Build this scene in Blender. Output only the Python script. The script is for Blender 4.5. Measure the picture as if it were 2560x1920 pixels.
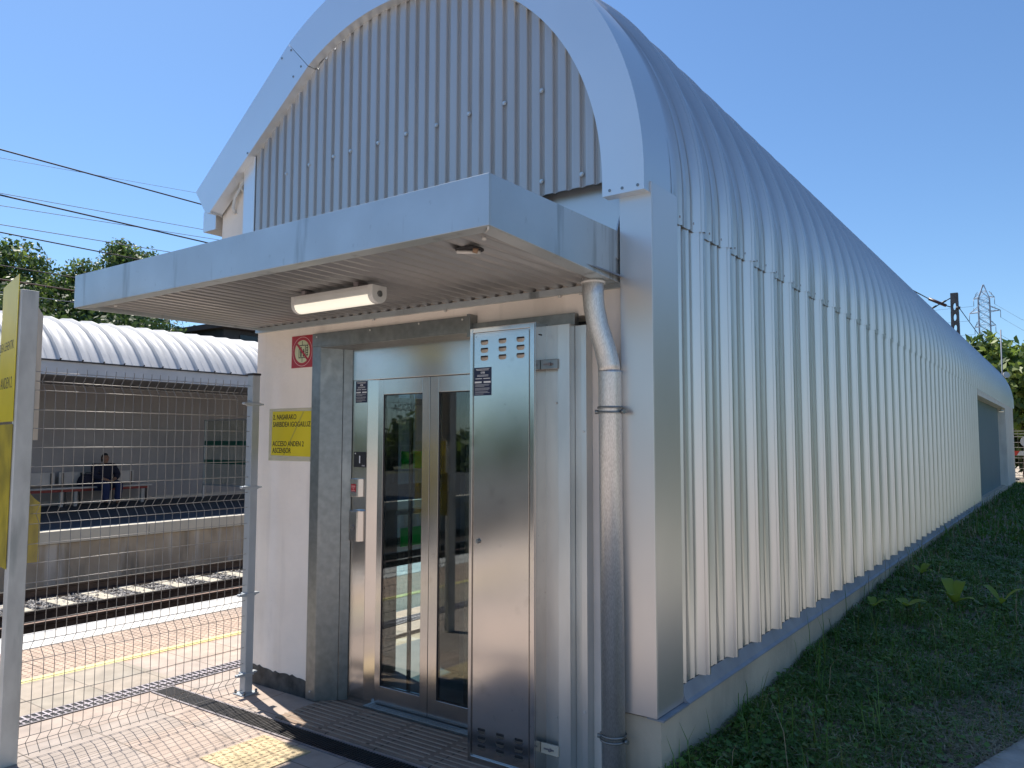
import bpy, bmesh, math, random
import numpy as np
from mathutils import Vector, Matrix, Euler
for o in list(bpy.data.objects): bpy.data.objects.remove(o)
SC = bpy.context.scene
COL = SC.collection
R = math.radians
random.seed(7); RNG = np.random.default_rng(7)

# ------------------------------------------------------------------ camera, sky, sun, exposure
cd = bpy.data.cameras.new('camera'); cam = bpy.data.objects.new('camera', cd); COL.objects.link(cam)
cd.sensor_width = 36; cd.lens = 27.436; cd.clip_end = 3000; cd.clip_start = 0.05
rv = Vector((0.8124, 0.5831, 0.0023)); fv = Vector((-0.5816, 0.8102, 0.0731)).normalized()
rv = (rv - fv*rv.dot(fv)).normalized(); uv = rv.cross(fv)
cam.matrix_world = Matrix(((rv.x, uv.x, -fv.x, 0), (rv.y, uv.y, -fv.y, 0), (rv.z, uv.z, -fv.z, 1.70), (0, 0, 0, 1)))
SC.camera = cam
SUN_EL = R(60); SUN_AZ = (-0.955, 0.297)
w = bpy.data.worlds.new('World'); SC.world = w; w.use_nodes = True
wn = w.node_tree; sky = wn.nodes.new('ShaderNodeTexSky'); sky.sky_type = 'NISHITA'; sky.sun_disc = False
sky.sun_elevation = SUN_EL; sky.sun_rotation = math.atan2(SUN_AZ[0], SUN_AZ[1]); sky.air_density = 1.0; sky.dust_density = 0.4; sky.ozone_density = 2.0
bgn = wn.nodes['Background']; bgn.inputs['Strength'].default_value = 0.105
tint = wn.nodes.new('ShaderNodeMix'); tint.data_type = 'RGBA'; tint.blend_type = 'MULTIPLY'; tint.inputs[0].default_value = 1; tint.inputs[7].default_value = (.575, .735, .88, 1)
wn.links.new(sky.outputs[0], tint.inputs[6]); wn.links.new(tint.outputs[2], bgn.inputs['Color'])
sl = bpy.data.lights.new('sun', 'SUN'); sl.energy = 4.6; sl.angle = R(0.5); sl.color = (1, 0.93, 0.83)
sun = bpy.data.objects.new('sun', sl); COL.objects.link(sun)
sd = Vector((SUN_AZ[0]*math.cos(SUN_EL), SUN_AZ[1]*math.cos(SUN_EL), math.sin(SUN_EL)))
sun.rotation_euler = sd.to_track_quat('Z', 'Y').to_euler(); sun.location = (0, 0, 30)
SC.view_settings.view_transform = 'Standard'; SC.view_settings.look = 'None'
SC.view_settings.exposure = 0.78; SC.view_settings.gamma = 1

# ------------------------------------------------------------------ helpers
def tag(o, label=None, cat=None, group=None, kind=None):
    if label: o['label'] = label
    if cat: o['category'] = cat
    if group: o['group'] = group
    if kind: o['kind'] = kind
    return o

def empty(name, loc=(0, 0, 0), label=None, cat=None, group=None, rz=0):
    o = bpy.data.objects.new(name, None); COL.objects.link(o); o.location = loc; o.rotation_euler = (0, 0, rz)
    o.empty_display_size = .1
    return tag(o, label, cat, group)

class MB:
    def __init__(s): s.v = []; s.f = []; s.m = []; s.sm = []
    def add(s, vs, fs, mi=0, smooth=False):
        b = len(s.v); s.v += [tuple(v) for v in vs]
        for f in fs: s.f.append(tuple(b+i for i in f)); s.m.append(mi); s.sm.append(smooth)
        return s
    def hexa(s, p, mi=0):  # p: 4 bottom ccw, 4 top ccw
        return s.add(p, [(3, 2, 1, 0), (4, 5, 6, 7), (0, 1, 5, 4), (1, 2, 6, 5), (2, 3, 7, 6), (3, 0, 4, 7)], mi)
    def box(s, x0, x1, y0, y1, z0, z1, mi=0):
        return s.hexa([(x0, y0, z0), (x1, y0, z0), (x1, y1, z0), (x0, y1, z0), (x0, y0, z1), (x1, y0, z1), (x1, y1, z1), (x0, y1, z1)], mi)
    def tube(s, pts, r, n=8, mi=0, cap=True):
        pts = [Vector(p) for p in pts]; k = len(pts); rs = r if isinstance(r, (list, tuple)) else [r]*k
        b = len(s.v); up = None
        for i, p in enumerate(pts):
            t = (pts[min(i+1, k-1)]-pts[max(i-1, 0)]).normalized()
            if up is None:
                up = Vector((0, 0, 1)) if abs(t.z) < .9 else Vector((1, 0, 0))
            a = t.cross(up).normalized(); up = a.cross(t).normalized()
            for j in range(n):
                q = 2*math.pi*j/n; s.v.append(tuple(p + (a*math.cos(q)+up*math.sin(q))*rs[i]))
        for i in range(k-1):
            for j in range(n):
                j2 = (j+1) % n
                s.f.append((b+i*n+j, b+i*n+j2, b+(i+1)*n+j2, b+(i+1)*n+j)); s.m.append(mi); s.sm.append(n > 4)
        if cap:
            s.f.append(tuple(b+j for j in range(n))[::-1]); s.m.append(mi); s.sm.append(False)
            s.f.append(tuple(b+(k-1)*n+j for j in range(n))); s.m.append(mi); s.sm.append(False)
        return s
    def prism(s, poly, y0, y1, axis='y', mi=0):  # poly of 2D points
        n = len(poly)
        def P(u, v, d): return {'y': (u, d, v), 'x': (d, u, v), 'z': (u, v, d)}[axis]
        vs = [P(u, v, y0) for u, v in poly]+[P(u, v, y1) for u, v in poly]
        fs = [tuple(range(n)), tuple(range(2*n-1, n-1, -1))]+[(i, i+n, (i+1) % n+n, (i+1) % n) for i in range(n)]
        return s.add(vs, fs, mi)
    def disc(s, c, ax, r, h, n=12, mi=0):
        c = Vector(c); ax = Vector(ax).normalized()
        return s.tube([c, c+ax*h], r, n, mi)
    def build(s, name, mats, parent=None, bevel=0, smooth=False, fix=True):
        me = bpy.data.meshes.new(name); me.from_pydata(s.v, [], s.f)
        for m in (mats if isinstance(mats, (list, tuple)) else [mats]): me.materials.append(m)
        me.polygons.foreach_set('material_index', s.m)
        me.polygons.foreach_set('use_smooth', [bool(x or smooth) for x in s.sm])
        if fix:
            bm = bmesh.new(); bm.from_mesh(me); bmesh.ops.recalc_face_normals(bm, faces=bm.faces); bm.to_mesh(me); bm.free()
        o = bpy.data.objects.new(name, me); COL.objects.link(o); par(o, parent)
        if bevel:
            b = o.modifiers.new('bevel', 'BEVEL'); b.width = bevel; b.segments = 2; b.limit_method = 'ANGLE'; b.angle_limit = R(40); b.harden_normals = False
        return o

def world_loc(o):
    m = Matrix.Translation(o.location) @ o.rotation_euler.to_matrix().to_4x4()
    return m
LOCAL = set()
def par(o, parent):
    if parent is None: return
    o.parent = parent
    root = parent
    while root.parent: root = root.parent
    if parent.name in LOCAL or root.name in LOCAL: return
    if parent is root and parent.type == 'EMPTY':
        o.matrix_parent_inverse = world_loc(parent).inverted()
def local(o): LOCAL.add(o.name); return o

def copy_tree(o, parent=None):
    c = o.copy(); COL.objects.link(c)
    if parent: c.parent = parent
    for ch in list(o.children): copy_tree(ch, c)
    return c

# ------------------------------------------------------------------ materials
def nodes_of(m):
    m.use_nodes = True; nt = m.node_tree; return nt, nt.nodes['Principled BSDF']
def N(nt, t, **kw):
    n = nt.nodes.new(t)
    for k, v in kw.items():
        if k in n.inputs.keys(): n.inputs[k].default_value = v
        else: setattr(n, k, v)
    return n
def mapped(nt, scale=(1, 1, 1)):
    tc = N(nt, 'ShaderNodeTexCoord'); mp = N(nt, 'ShaderNodeMapping'); mp.inputs['Scale'].default_value = scale
    nt.links.new(tc.outputs['Object'], mp.inputs['Vector']); return mp.outputs[0]
def ramp(nt, src, a, b, lo=.35, hi=.65):
    r = N(nt, 'ShaderNodeValToRGB'); e = r.color_ramp.elements
    e[0].position = lo; e[1].position = hi; e[0].color = (*a, 1); e[1].color = (*b, 1)
    nt.links.new(src, r.inputs[0]); return r.outputs[0]
def mul(c, k): return tuple(min(1, max(0, x*k)) for x in c)
def M(name, col, rough=.5, metal=0., var=.08, scale=4, stretch=(1, 1, 1), bump=0., bscale=60, spec=.5, rvar=0., detail=4, col2=None, lo=.35, hi=.65):
    m = bpy.data.materials.new(name); nt, p = nodes_of(m)
    v = mapped(nt, stretch); n = N(nt, 'ShaderNodeTexNoise', Scale=scale, Detail=detail); nt.links.new(v, n.inputs['Vector'])
    c = ramp(nt, n.outputs[0], mul(col, 1-var), col2 or mul(col, 1+var), lo, hi); nt.links.new(c, p.inputs['Base Color'])
    p.inputs['Roughness'].default_value = rough; p.inputs['Metallic'].default_value = metal; p.inputs['Specular IOR Level'].default_value = spec
    if rvar:
        n2 = N(nt, 'ShaderNodeTexNoise', Scale=scale*1.7, Detail=6); nt.links.new(v, n2.inputs['Vector'])
        mr = N(nt, 'ShaderNodeMapRange'); mr.inputs['To Min'].default_value = max(.02, rough-rvar); mr.inputs['To Max'].default_value = rough+rvar
        nt.links.new(n2.outputs[0], mr.inputs['Value']); nt.links.new(mr.outputs[0], p.inputs['Roughness'])
    if bump:
        n3 = N(nt, 'ShaderNodeTexNoise', Scale=bscale, Detail=5); nt.links.new(v, n3.inputs['Vector'])
        b = N(nt, 'ShaderNodeBump', Strength=bump); b.inputs['Distance'].default_value = .02
        nt.links.new(n3.outputs[0], b.inputs['Height']); nt.links.new(b.outputs[0], p.inputs['Normal'])
    return m
def over(m, mask_fn, col, fac=1.):
    """mix a colour over the base colour where mask is high (stains, dirt)"""
    nt = m.node_tree; p = nt.nodes['Principled BSDF']; src = p.inputs['Base Color'].links[0].from_socket
    k = mask_fn(nt); mx = N(nt, 'ShaderNodeMix', data_type='RGBA'); mx.inputs[7].default_value = (*col, 1)
    if fac != 1:
        mm = N(nt, 'ShaderNodeMath', operation='MULTIPLY'); mm.inputs[1].default_value = fac; nt.links.new(k, mm.inputs[0]); k = mm.outputs[0]
    nt.links.new(src, mx.inputs[6]); nt.links.new(k, mx.inputs[0]); nt.links.new(mx.outputs[2], p.inputs['Base Color']); return m
def noise_mask(scale, lo, hi, stretch=(1, 1, 1), detail=5):
    def f(nt):
        v = mapped(nt, stretch); n = N(nt, 'ShaderNodeTexNoise', Scale=scale, Detail=detail); nt.links.new(v, n.inputs['Vector'])
        mr = N(nt, 'ShaderNodeMapRange'); mr.inputs['From Min'].default_value = lo; mr.inputs['From Max'].default_value = hi
        nt.links.new(n.outputs[0], mr.inputs['Value']); return mr.outputs[0]
    return f

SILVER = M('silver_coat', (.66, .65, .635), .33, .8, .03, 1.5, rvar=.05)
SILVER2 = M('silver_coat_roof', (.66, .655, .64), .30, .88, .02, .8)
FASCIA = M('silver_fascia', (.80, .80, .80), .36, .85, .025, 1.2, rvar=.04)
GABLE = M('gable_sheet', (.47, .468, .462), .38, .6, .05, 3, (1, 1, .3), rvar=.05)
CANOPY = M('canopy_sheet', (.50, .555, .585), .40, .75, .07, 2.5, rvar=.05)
over(CANOPY, noise_mask(7, .60, .70, (1, 1, .10)), (.13, .15, .155), .7)
over(CANOPY, noise_mask(30, .66, .74, (1, 1, .6)), (.34, .38, .40), .4)
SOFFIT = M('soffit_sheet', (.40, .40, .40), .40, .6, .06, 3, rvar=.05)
GALV = M('galvanised_steel', (.25, .265, .265), .36, .85, .10, 22, rvar=.08, detail=8)
over(GALV, noise_mask(9, .55, .75, (1, 1, .6), 8), (.42, .43, .42), .5)
ZINC = M('bright_zinc', (.62, .64, .63), .34, .75, .06, 9, (1, 1, .3), rvar=.06)
GALVL = M('weathered_zinc', (.56, .565, .53), .55, .25, .12, 10, (1, 1, .5), rvar=.08, detail=8)
over(GALVL, noise_mask(9, .6, .72, (1.5, 1.5, .25)), (.30, .33, .31), .5)
GALVPIPE = M('galvanised_pipe', (.62, .63, .62), .40, .8, .12, 230, (1, 1, .3), rvar=.12, detail=2)
def stainless(name, base, rough):
    m = M(name, base, rough, 1., .05, 2.2, rvar=.05)
    over(m, noise_mask(7, .63, .74), (.34, .32, .30), .35)
    over(m, noise_mask(60, .70, .74), (.22, .2, .19), .7)
    nt = m.node_tree; p = nt.nodes['Principled BSDF']
    v = mapped(nt, (260, 260, 1.5)); n = N(nt, 'ShaderNodeTexNoise', Scale=1, Detail=2); nt.links.new(v, n.inputs['Vector'])
    b = N(nt, 'ShaderNodeBump', Strength=.03); b.inputs['Distance'].default_value = .001
    nt.links.new(n.outputs[0], b.inputs['Height']); nt.links.new(b.outputs[0], p.inputs['Normal'])
    return m
STEEL = stainless('brushed_steel', (.60, .58, .56), .17)
STEEL2 = stainless('brushed_steel_door', (.60, .585, .57), .20)
PLASTER = M('white_plaster', (.90, .825, .745), .85, 0, .04, 3, bump=.15, bscale=35)
over(PLASTER, noise_mask(2.2, .56, .75, (1.6, 1.6, .5)), (.62, .55, .48), .6)
over(PLASTER, noise_mask(1, .60, .80, (11, 11, .7)), (.58, .53, .48), .35)
over(PLASTER, noise_mask(45, .71, .76), (.32, .29, .27), .5)
BAREBASE = M('bare_mortar', (.07, .07, .068), .9, 0, .5, 9, bump=.5, bscale=18)
CONC = M('plinth_concrete', (.54, .46, .35), .88, 0, .1, 2.5, bump=.2, bscale=40)
over(CONC, noise_mask(5, .55, .75, (1, 1, .3)), (.3, .26, .21), .5)
LEDGE = M('ledge_flashing', (.29, .30, .325), .6, .2, .12, 5)
BLUEPANEL = M('blue_grey_panel', (.20, .275, .31), .55, .1, .03, 1.5)
RECESSDARK = M('dark_void', (.02, .02, .022), .8)
SHAFT = M('shaft_grey', (.16, .17, .17), .6, 0, .15, 3)
SHAFTRAIL = M('guide_rail_steel', (.35, .36, .37), .4, .8, .1, 6)
BLACK = M('black_plastic', (.018, .018, .022), .4)
NAVY = M('navy_sticker', (.012, .016, .05), .35)
WHITE = M('white_print', (.75, .75, .75), .5)
RED = M('red_sign', (.40, .012, .02), .35, var=.04)
PINK = M('sign_ring', (.75, .42, .40), .4)
CREAM = M('cream_green', (.62, .66, .42), .45)
PRINT = M('black_print', (.012, .012, .012), .5)
YELLOW = M('yellow_sheet', (.70, .57, .012), .38, var=.05, scale=5)
YELLOW_OLD = M('faded_yellow_sheet', (.42, .33, .02), .4, var=.25, scale=7)
BEIGE = M('beige_board', (.62, .54, .42), .6, var=.1)
LAMPW = M('lamp_housing', (.62, .62, .60), .4)
WIRE = M('galvanised_wire', (.30, .29, .275), .5, .4, .1, 30)
POST = M('grey_post_paint', (.42, .46, .49), .4, .3, .04, 6)
DARKRAIL = M('rusty_rail', (.045, .030, .024), .7, .2, .3, 8)
RAILTOP = M('polished_rail_head', (.45, .45, .45), .25, 1.)
SLEEPER = M('concrete_sleeper', (.46, .42, .34), .9, 0, .15, 5, bump=.2)
BALLAST = M('ballast_stone', (.27, .26, .25), .9, 0, .45, 6, detail=8)
BALLASTDARK = M('dark_ballast', (.035, .026, .022), .95, 0, .4, 9, bump=.6, bscale=25)  # darker and browner than the stone between the rails
FARCONC = M('far_platform_concrete', (.38, .315, .235), .9, 0, .15, 2, bump=.2)
over(FARCONC, noise_mask(4, .52, .66, (1, 1, .12)), (.55, .53, .50), .6)
over(FARCONC, noise_mask(3.1, .55, .7, (1, 1, .2)), (.12, .11, .09), .7)
FARCOPING = M('far_coping', (.50, .46, .38), .8, 0, .06, 3)
ASPHALT = M('asphalt', (.05, .052, .058), .85, 0, .2, 12, bump=.2)
SHELTERWALL = M('shelter_wall', (.33, .32, .32), .85, 0, .05, 2)
SHELTERROOF = M('white_roof', (.52, .525, .53), .55, .05, .05, 2)
SHELTERBEAM = M('shelter_beam', (.42, .45, .48), .45, .3, .05, 2)
BENCHW = M('bench_board', (.48, .46, .43), .6, 0, .08, 4)
BENCHR = M('bench_red_frame', (.22, .02, .016), .5)
BENCHD = M('bench_dark_leg', (.05, .05, .05), .5)
BENCHG = M('bench_grey_leg', (.40, .38, .35), .6)
TREEBARK = M('bark', (.10, .08, .06), .9, 0, .3, 8)
MASTC = M('mast_concrete', (.12, .11, .11), .85, 0, .2, 3)
PYLON = M('pylon_steel', (.30, .34, .42), .6, .3)
CABLE = M('black_cable', (.022, .022, .03), .6)
CABLE_B = M('copper_cable', (.08, .045, .04), .6)
CABLE_F = M('thin_cable', (.16, .19, .25), .6)
PORC = M('brown_insulator', (.06, .022, .022), .4)
PATHM = M('concrete_path', (.42, .38, .33), .9, 0, .12, 8, bump=.3)
SOIL = M('soil', (.19, .15, .11), .95, 0, .4, 6, bump=.6, bscale=20)
TURF = M('turf', (.085, .088, .055), .95, 0, .35, 2.5, bump=.5, bscale=30)
TERRAIN = M('far_ground', (.10, .10, .06), .95, 0, .3, 1)

def paver_mat(name, c1, c2, mortar, wid, hei, bump_scale=0, off=0., msize=.006):
    m = bpy.data.materials.new(name); nt, p = nodes_of(m)
    v = mapped(nt, (1, 1, 1)); br = N(nt, 'ShaderNodeTexBrick'); br.offset = off; br.offset_frequency = 2; br.squash = 1
    br.inputs['Color1'].default_value = (*c1, 1); br.inputs['Color2'].default_value = (*c2, 1); br.inputs['Mortar'].default_value = (*mortar, 1)
    br.inputs['Scale'].default_value = 1; br.inputs['Mortar Size'].default_value = msize; br.inputs['Brick Width'].default_value = wid; br.inputs['Row Height'].default_value = hei
    br.inputs['Mortar Smooth'].default_value = .2; br.inputs['Bias'].default_value = 0
    nt.links.new(v, br.inputs['Vector'])
    n = N(nt, 'ShaderNodeTexNoise', Scale=7, Detail=8); nt.links.new(v, n.inputs['Vector'])
    n2 = N(nt, 'ShaderNodeTexNoise', Scale=1.1, Detail=4); nt.links.new(v, n2.inputs['Vector'])
    g = ramp(nt, n.outputs[0], (.80, .79, .77), (1.12, 1.10, 1.08), .3, .7); g2 = ramp(nt, n2.outputs[0], (.84, .86, .88), (1.06, 1.03, 1.0), .35, .65)
    a = N(nt, 'ShaderNodeMix', data_type='RGBA', blend_type='MULTIPLY'); a.inputs[0].default_value = 1
    b = N(nt, 'ShaderNodeMix', data_type='RGBA', blend_type='MULTIPLY'); b.inputs[0].default_value = 1
    nt.links.new(br.outputs['Color'], a.inputs[6]); nt.links.new(g, a.inputs[7]); nt.links.new(a.outputs[2], b.inputs[6]); nt.links.new(g2, b.inputs[7])
    nt.links.new(b.outputs[2], p.inputs['Base Color']); p.inputs['Roughness'].default_value = .82
    h = N(nt, 'ShaderNodeMath', operation='MULTIPLY_ADD'); h.inputs[1].default_value = -1.; nt.links.new(br.outputs['Fac'], h.inputs[0])
    n4 = N(nt, 'ShaderNodeTexNoise', Scale=90, Detail=4); nt.links.new(v, n4.inputs['Vector'])
    n5 = N(nt, 'ShaderNodeMath', operation='MULTIPLY'); n5.inputs[1].default_value = .25; nt.links.new(n4.outputs[0], n5.inputs[0]); nt.links.new(n5.outputs[0], h.inputs[2])
    bp = N(nt, 'ShaderNodeBump', Strength=.5); bp.inputs['Distance'].default_value = .006; nt.links.new(h.outputs[0], bp.inputs['Height']); nt.links.new(bp.outputs[0], p.inputs['Normal'])
    return m
PAVER = paver_mat('platform_pavers', (.455, .365, .31), (.39, .34, .305), (.20, .165, .135), .4, .4, msize=.004)
PAVERG = paver_mat('grey_pavers', (.34, .31, .26), (.40, .34, .28), (.18, .155, .13), .4, .4, msize=.004)
RIBSLAB = paver_mat('ribbed_slab', (.26, .19, .145), (.28, .21, .16), (.10, .08, .06), .4, .4)
TACTY = paver_mat('yellow_tactile', (.58, .47, .29), (.56, .46, .29), (.36, .28, .18), .4, .4)
TACTP = paver_mat('pink_tactile', (.49, .37, .29), (.45, .35, .28), (.25, .18, .14), .2, .4, msize=.004)
COPING = M('white_coping', (.62, .60, .56), .8, 0, .08, 2.5, bump=.1)
YLINE = M('yellow_line_paint', (.70, .62, .26), .7, 0, .08, 6)
GRATEIRON = M('grate_iron', (.03, .028, .028), .6, .4, .3, 12)
GRATEBAR = M('grate_bar_steel', (.30, .27, .29), .6, .3, .2, 9)
GRATEEDGE = M('grate_frame', (.22, .20, .21), .6, .3, .2, 9)

def glass_mat(name, tint, fac=.9):
    m = bpy.data.materials.new(name); m.use_nodes = True; nt = m.node_tree; nt.nodes.clear()
    out = N(nt, 'ShaderNodeOutputMaterial'); mx = N(nt, 'ShaderNodeMixShader'); tr = N(nt, 'ShaderNodeBsdfTransparent'); gl = N(nt, 'ShaderNodeBsdfGlossy')
    tr.inputs[0].default_value = (*tint, 1); gl.inputs['Roughness'].default_value = .015; gl.inputs[0].default_value = (fac, fac, fac, 1)
    lw = N(nt, 'ShaderNodeLayerWeight'); pw = N(nt, 'ShaderNodeMath', operation='POWER'); pw.inputs[1].default_value = 3.2; nt.links.new(lw.outputs['Facing'], pw.inputs[0])
    fr = N(nt, 'ShaderNodeMath', operation='MULTIPLY_ADD'); fr.inputs[1].default_value = .85; fr.inputs[2].default_value = .07; nt.links.new(pw.outputs[0], fr.inputs[0])
    nt.links.new(fr.outputs[0], mx.inputs[0]); nt.links.new(tr.outputs[0], mx.inputs[1]); nt.links.new(gl.outputs[0], mx.inputs[2]); nt.links.new(mx.outputs[0], out.inputs[0])
    return m
GLASS = glass_mat('door_glass', (.80, .86, .84))
GLASST = glass_mat('tinted_glass', (.60, .74, .80))
GLASSCLR = glass_mat('clear_glass', (.85, .9, .88))

DGREEN = M('dark_green_band', (.005, .10, .07), .5)
SLEEVE = bpy.data.materials.new('plastic_sleeve'); nt, p = nodes_of(SLEEVE); p.inputs['Base Color'].default_value = (.72, .69, .50, 1); p.inputs['Roughness'].default_value = .3; p.inputs['Alpha'].default_value = .45

def leaf_mat(name, col, col2, trans=.35):
    m = bpy.data.materials.new(name); nt, p = nodes_of(m)
    v = mapped(nt); n = N(nt, 'ShaderNodeTexNoise', Scale=1.3, Detail=3); nt.links.new(v, n.inputs['Vector'])
    c = ramp(nt, n.outputs[0], col, col2, .35, .65); nt.links.new(c, p.inputs['Base Color']); p.inputs['Roughness'].default_value = .5
    t = N(nt, 'ShaderNodeBsdfTranslucent'); nt.links.new(c, t.inputs[0]); mx = N(nt, 'ShaderNodeMixShader'); mx.inputs[0].default_value = trans
    nt.links.new(p.outputs[0], mx.inputs[1]); nt.links.new(t.outputs[0], mx.inputs[2]); nt.links.new(mx.outputs[0], nt.nodes['Material Output'].inputs[0]); return m
LEAF1 = leaf_mat('leaf_dark', (.035, .065, .02), (.075, .12, .03))
LEAF2 = leaf_mat('leaf_mid', (.05, .095, .025), (.10, .15, .04))
LEAF3 = leaf_mat('leaf_bright', (.11, .19, .035), (.22, .29, .06), .45)
GREEN = leaf_mat('green_band', (.01, .50, .16), (.02, .60, .20), .75)
GRASS1 = leaf_mat('grass_green', (.06, .155, .022), (.12, .23, .035), .3)
GRASS2 = leaf_mat('grass_yellow_green', (.11, .15, .02), (.16, .18, .03), .25)
STRAW = leaf_mat('straw', (.24, .20, .12), (.36, .30, .19), .15)
WEEDLEAF = leaf_mat('weed_leaf', (.20, .30, .03), (.30, .38, .05), .45)
WEEDSTEM = M('weed_stem', (.08, .10, .03), .6)
SKIN = M('skin', (.30, .17, .11), .6)
HAIR = M('dark_hair', (.01, .008, .008), .5)
COAT = M('navy_coat', (.010, .012, .030), .85)
TROUS = M('blue_trousers', (.018, .028, .085), .85)
SHOE = M('dark_shoe', (.01, .01, .01), .5)
EYE = M('eye', (.01, .01, .01), .3)
lit = bpy.data.materials.new('lit_diffuser'); nt, p = nodes_of(lit); p.inputs['Base Color'].default_value = (.8, .76, .66, 1); p.inputs['Roughness'].default_value = .35
p.inputs['Emission Color'].default_value = (1, .92, .76, 1); p.inputs['Emission Strength'].default_value = .40

def text(name, body, size, loc, mat, parent, rot=(math.pi/2, 0, 0), align='LEFT', xs=1., off=0.):
    cu = bpy.data.curves.new(name, 'FONT'); cu.body = body; cu.size = size; cu.align_x = align; cu.extrude = .0004; cu.resolution_u = 3; cu.offset = off
    t = bpy.data.objects.new('tmp', cu); me = bpy.data.meshes.new_from_object(t); bpy.data.objects.remove(t)
    me.name = name; mx = Matrix.Translation(loc) @ Euler(rot).to_matrix().to_4x4() @ Matrix.Diagonal((xs, 1, 1, 1)); me.transform(mx)
    me.materials.clear(); me.materials.append(mat)
    o = bpy.data.objects.new(name, me); COL.objects.link(o); par(o, parent); return o

# ================================================================== GROUND, PLATFORMS, TRACK (setting)
def sheet(name, x0, x1, y0, y1, z, mat, kind='structure', parent=None):
    mb = MB(); mb.add([(x0, y0, z), (x1, y0, z), (x1, y1, z), (x0, y1, z)], [(0, 1, 2, 3)]); o = mb.build(name, mat, parent)
    if kind: o['kind'] = kind
    return o
sheet('ground', -700, 700, -700, 700, -1.05, TERRAIN)
# track bed between the platforms
sheet('track_bed', -14.2, -7.3, -70, 120, -.82, BALLASTDARK)
# near platform: slab with coping, paved top in zones
mb = MB(); mb.box(-7.52, 60, -70, 3.35, -1.0, -.03); mb.box(-7.52, -1.72, 3.35, 120, -1.0, -.03); o = mb.build('platform', FARCONC); o['kind'] = 'structure'
sheet('pavement', -6.0, 60, -70, 3.30, 0, PAVER)
mbp = MB(); mbp.add([(-6.0, 3.3, 0), (-1.7, 3.3, 0), (-1.7, 3.75, 0), (-4.9, 3.75, 0), (-4.9, 120, 0), (-6.0, 120, 0)], [(0, 1, 2, 3, 4, 5)])
o = mbp.build('pavement', PAVER); o['kind'] = 'structure'
sheet('pavement', -7.0, -6.0, -70, 120, 0, TACTP)
mb = MB(); mb.box(-7.545, -7.0, -70, 120, -.16, .004); o = mb.build('kerb', COPING, bevel=.01); o['kind'] = 'structure'
mb = MB(); mb.box(-6.12, -6.03, -70, 120, .001, .005); o = mb.build('yellow_line', YLINE); o['kind'] = 'structure'
# grey worn zone of pavers beside the line
sheet('pavement', -6.03, -5.33, -70, 3.25, .003, PAVERG)
# tactile studs near the edge: real low studs in the part the fence shows
mb = MB()
for i in range(15):
    for j in range(90):
        x = -6.95+i*.055; y = 1.6+j*.055
        mb.disc((x, y, .0), (0, 0, 1), .015, .003, 6)
o = mb.build('tactile_studs', TACTP); tag(o, kind='structure')

# far platform
FP = .16; FX = -14.05
mb = MB(); mb.box(-26, FX+(-.06), -70, 120, -1.0, FP-.22); o = mb.build('platform', FARCONC); o['kind'] = 'structure'
mb = MB(); mb.box(-26, FX-.30, -70, 120, FP-.22, FP); o = mb.build('platform', ASPHALT); o['kind'] = 'structure'
mb = MB()
for k in range(60): mb.box(FX-.30, FX, -30+k*2.0+.004, -30+(k+1)*2.0-.004, FP-.21, FP+.004)
o = mb.build('kerb', FARCOPING, bevel=.012); o['kind'] = 'structure'
# lawn rise beyond the far platform (embankment)
sheet('embankment', -700, -25.9, -700, 700, .1, TERRAIN)

# rails and sleepers
RAILRUST = M('brown_rail_head', (.20, .13, .10), .6, .2, .2, 8)
def rail(x, label, zt=-.62, head=RAILTOP):
    t = empty('rail', (x, 30, zt-.17), label, 'rail', 'rails of the tracks')
    prof = [(-.07, -.17), (.07, -.17), (.07, -.155), (.012, -.135), (.01, -.05), (.035, -.035), (.035, -.004), (-.035, -.004), (-.035, -.035), (-.01, -.05), (-.012, -.135), (-.07, -.155)]
    MB().prism([(x+a, zt+b) for a, b in prof], -60, 110).build('rail_profile', DARKRAIL, t)
    MB().box(x-.03, x+.03, -60, 110, zt-.004, zt).build('rail_head', head, t)
rail(-11.62, 'dark rusty rail of the second track, nearer to the fence'); rail(-13.36, 'shiny topped rail beside the stained far platform wall')
rail(-10.85, 'brown rusty rail just beyond the near platform edge', head=RAILRUST)
sl0 = None
for k in range(18):
    y = -.35+k*.625
    if sl0 is None:
        mb = MB(); mb.prism([(-.98, -.18), (.98, -.18), (.98, -.03), (.97, 0), (-.97, 0), (-.98, -.03)], -.12, .12); sl0 = mb.build('sleeper', SLEEPER, bevel=.01); o = sl0
    else: o = sl0.copy(); COL.objects.link(o)
    o.location = (-12.5, y, -.785); tag(o, 'pale concrete sleeper under the second track, set in grey ballast', 'sleeper', 'concrete sleepers of the second track')
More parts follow.
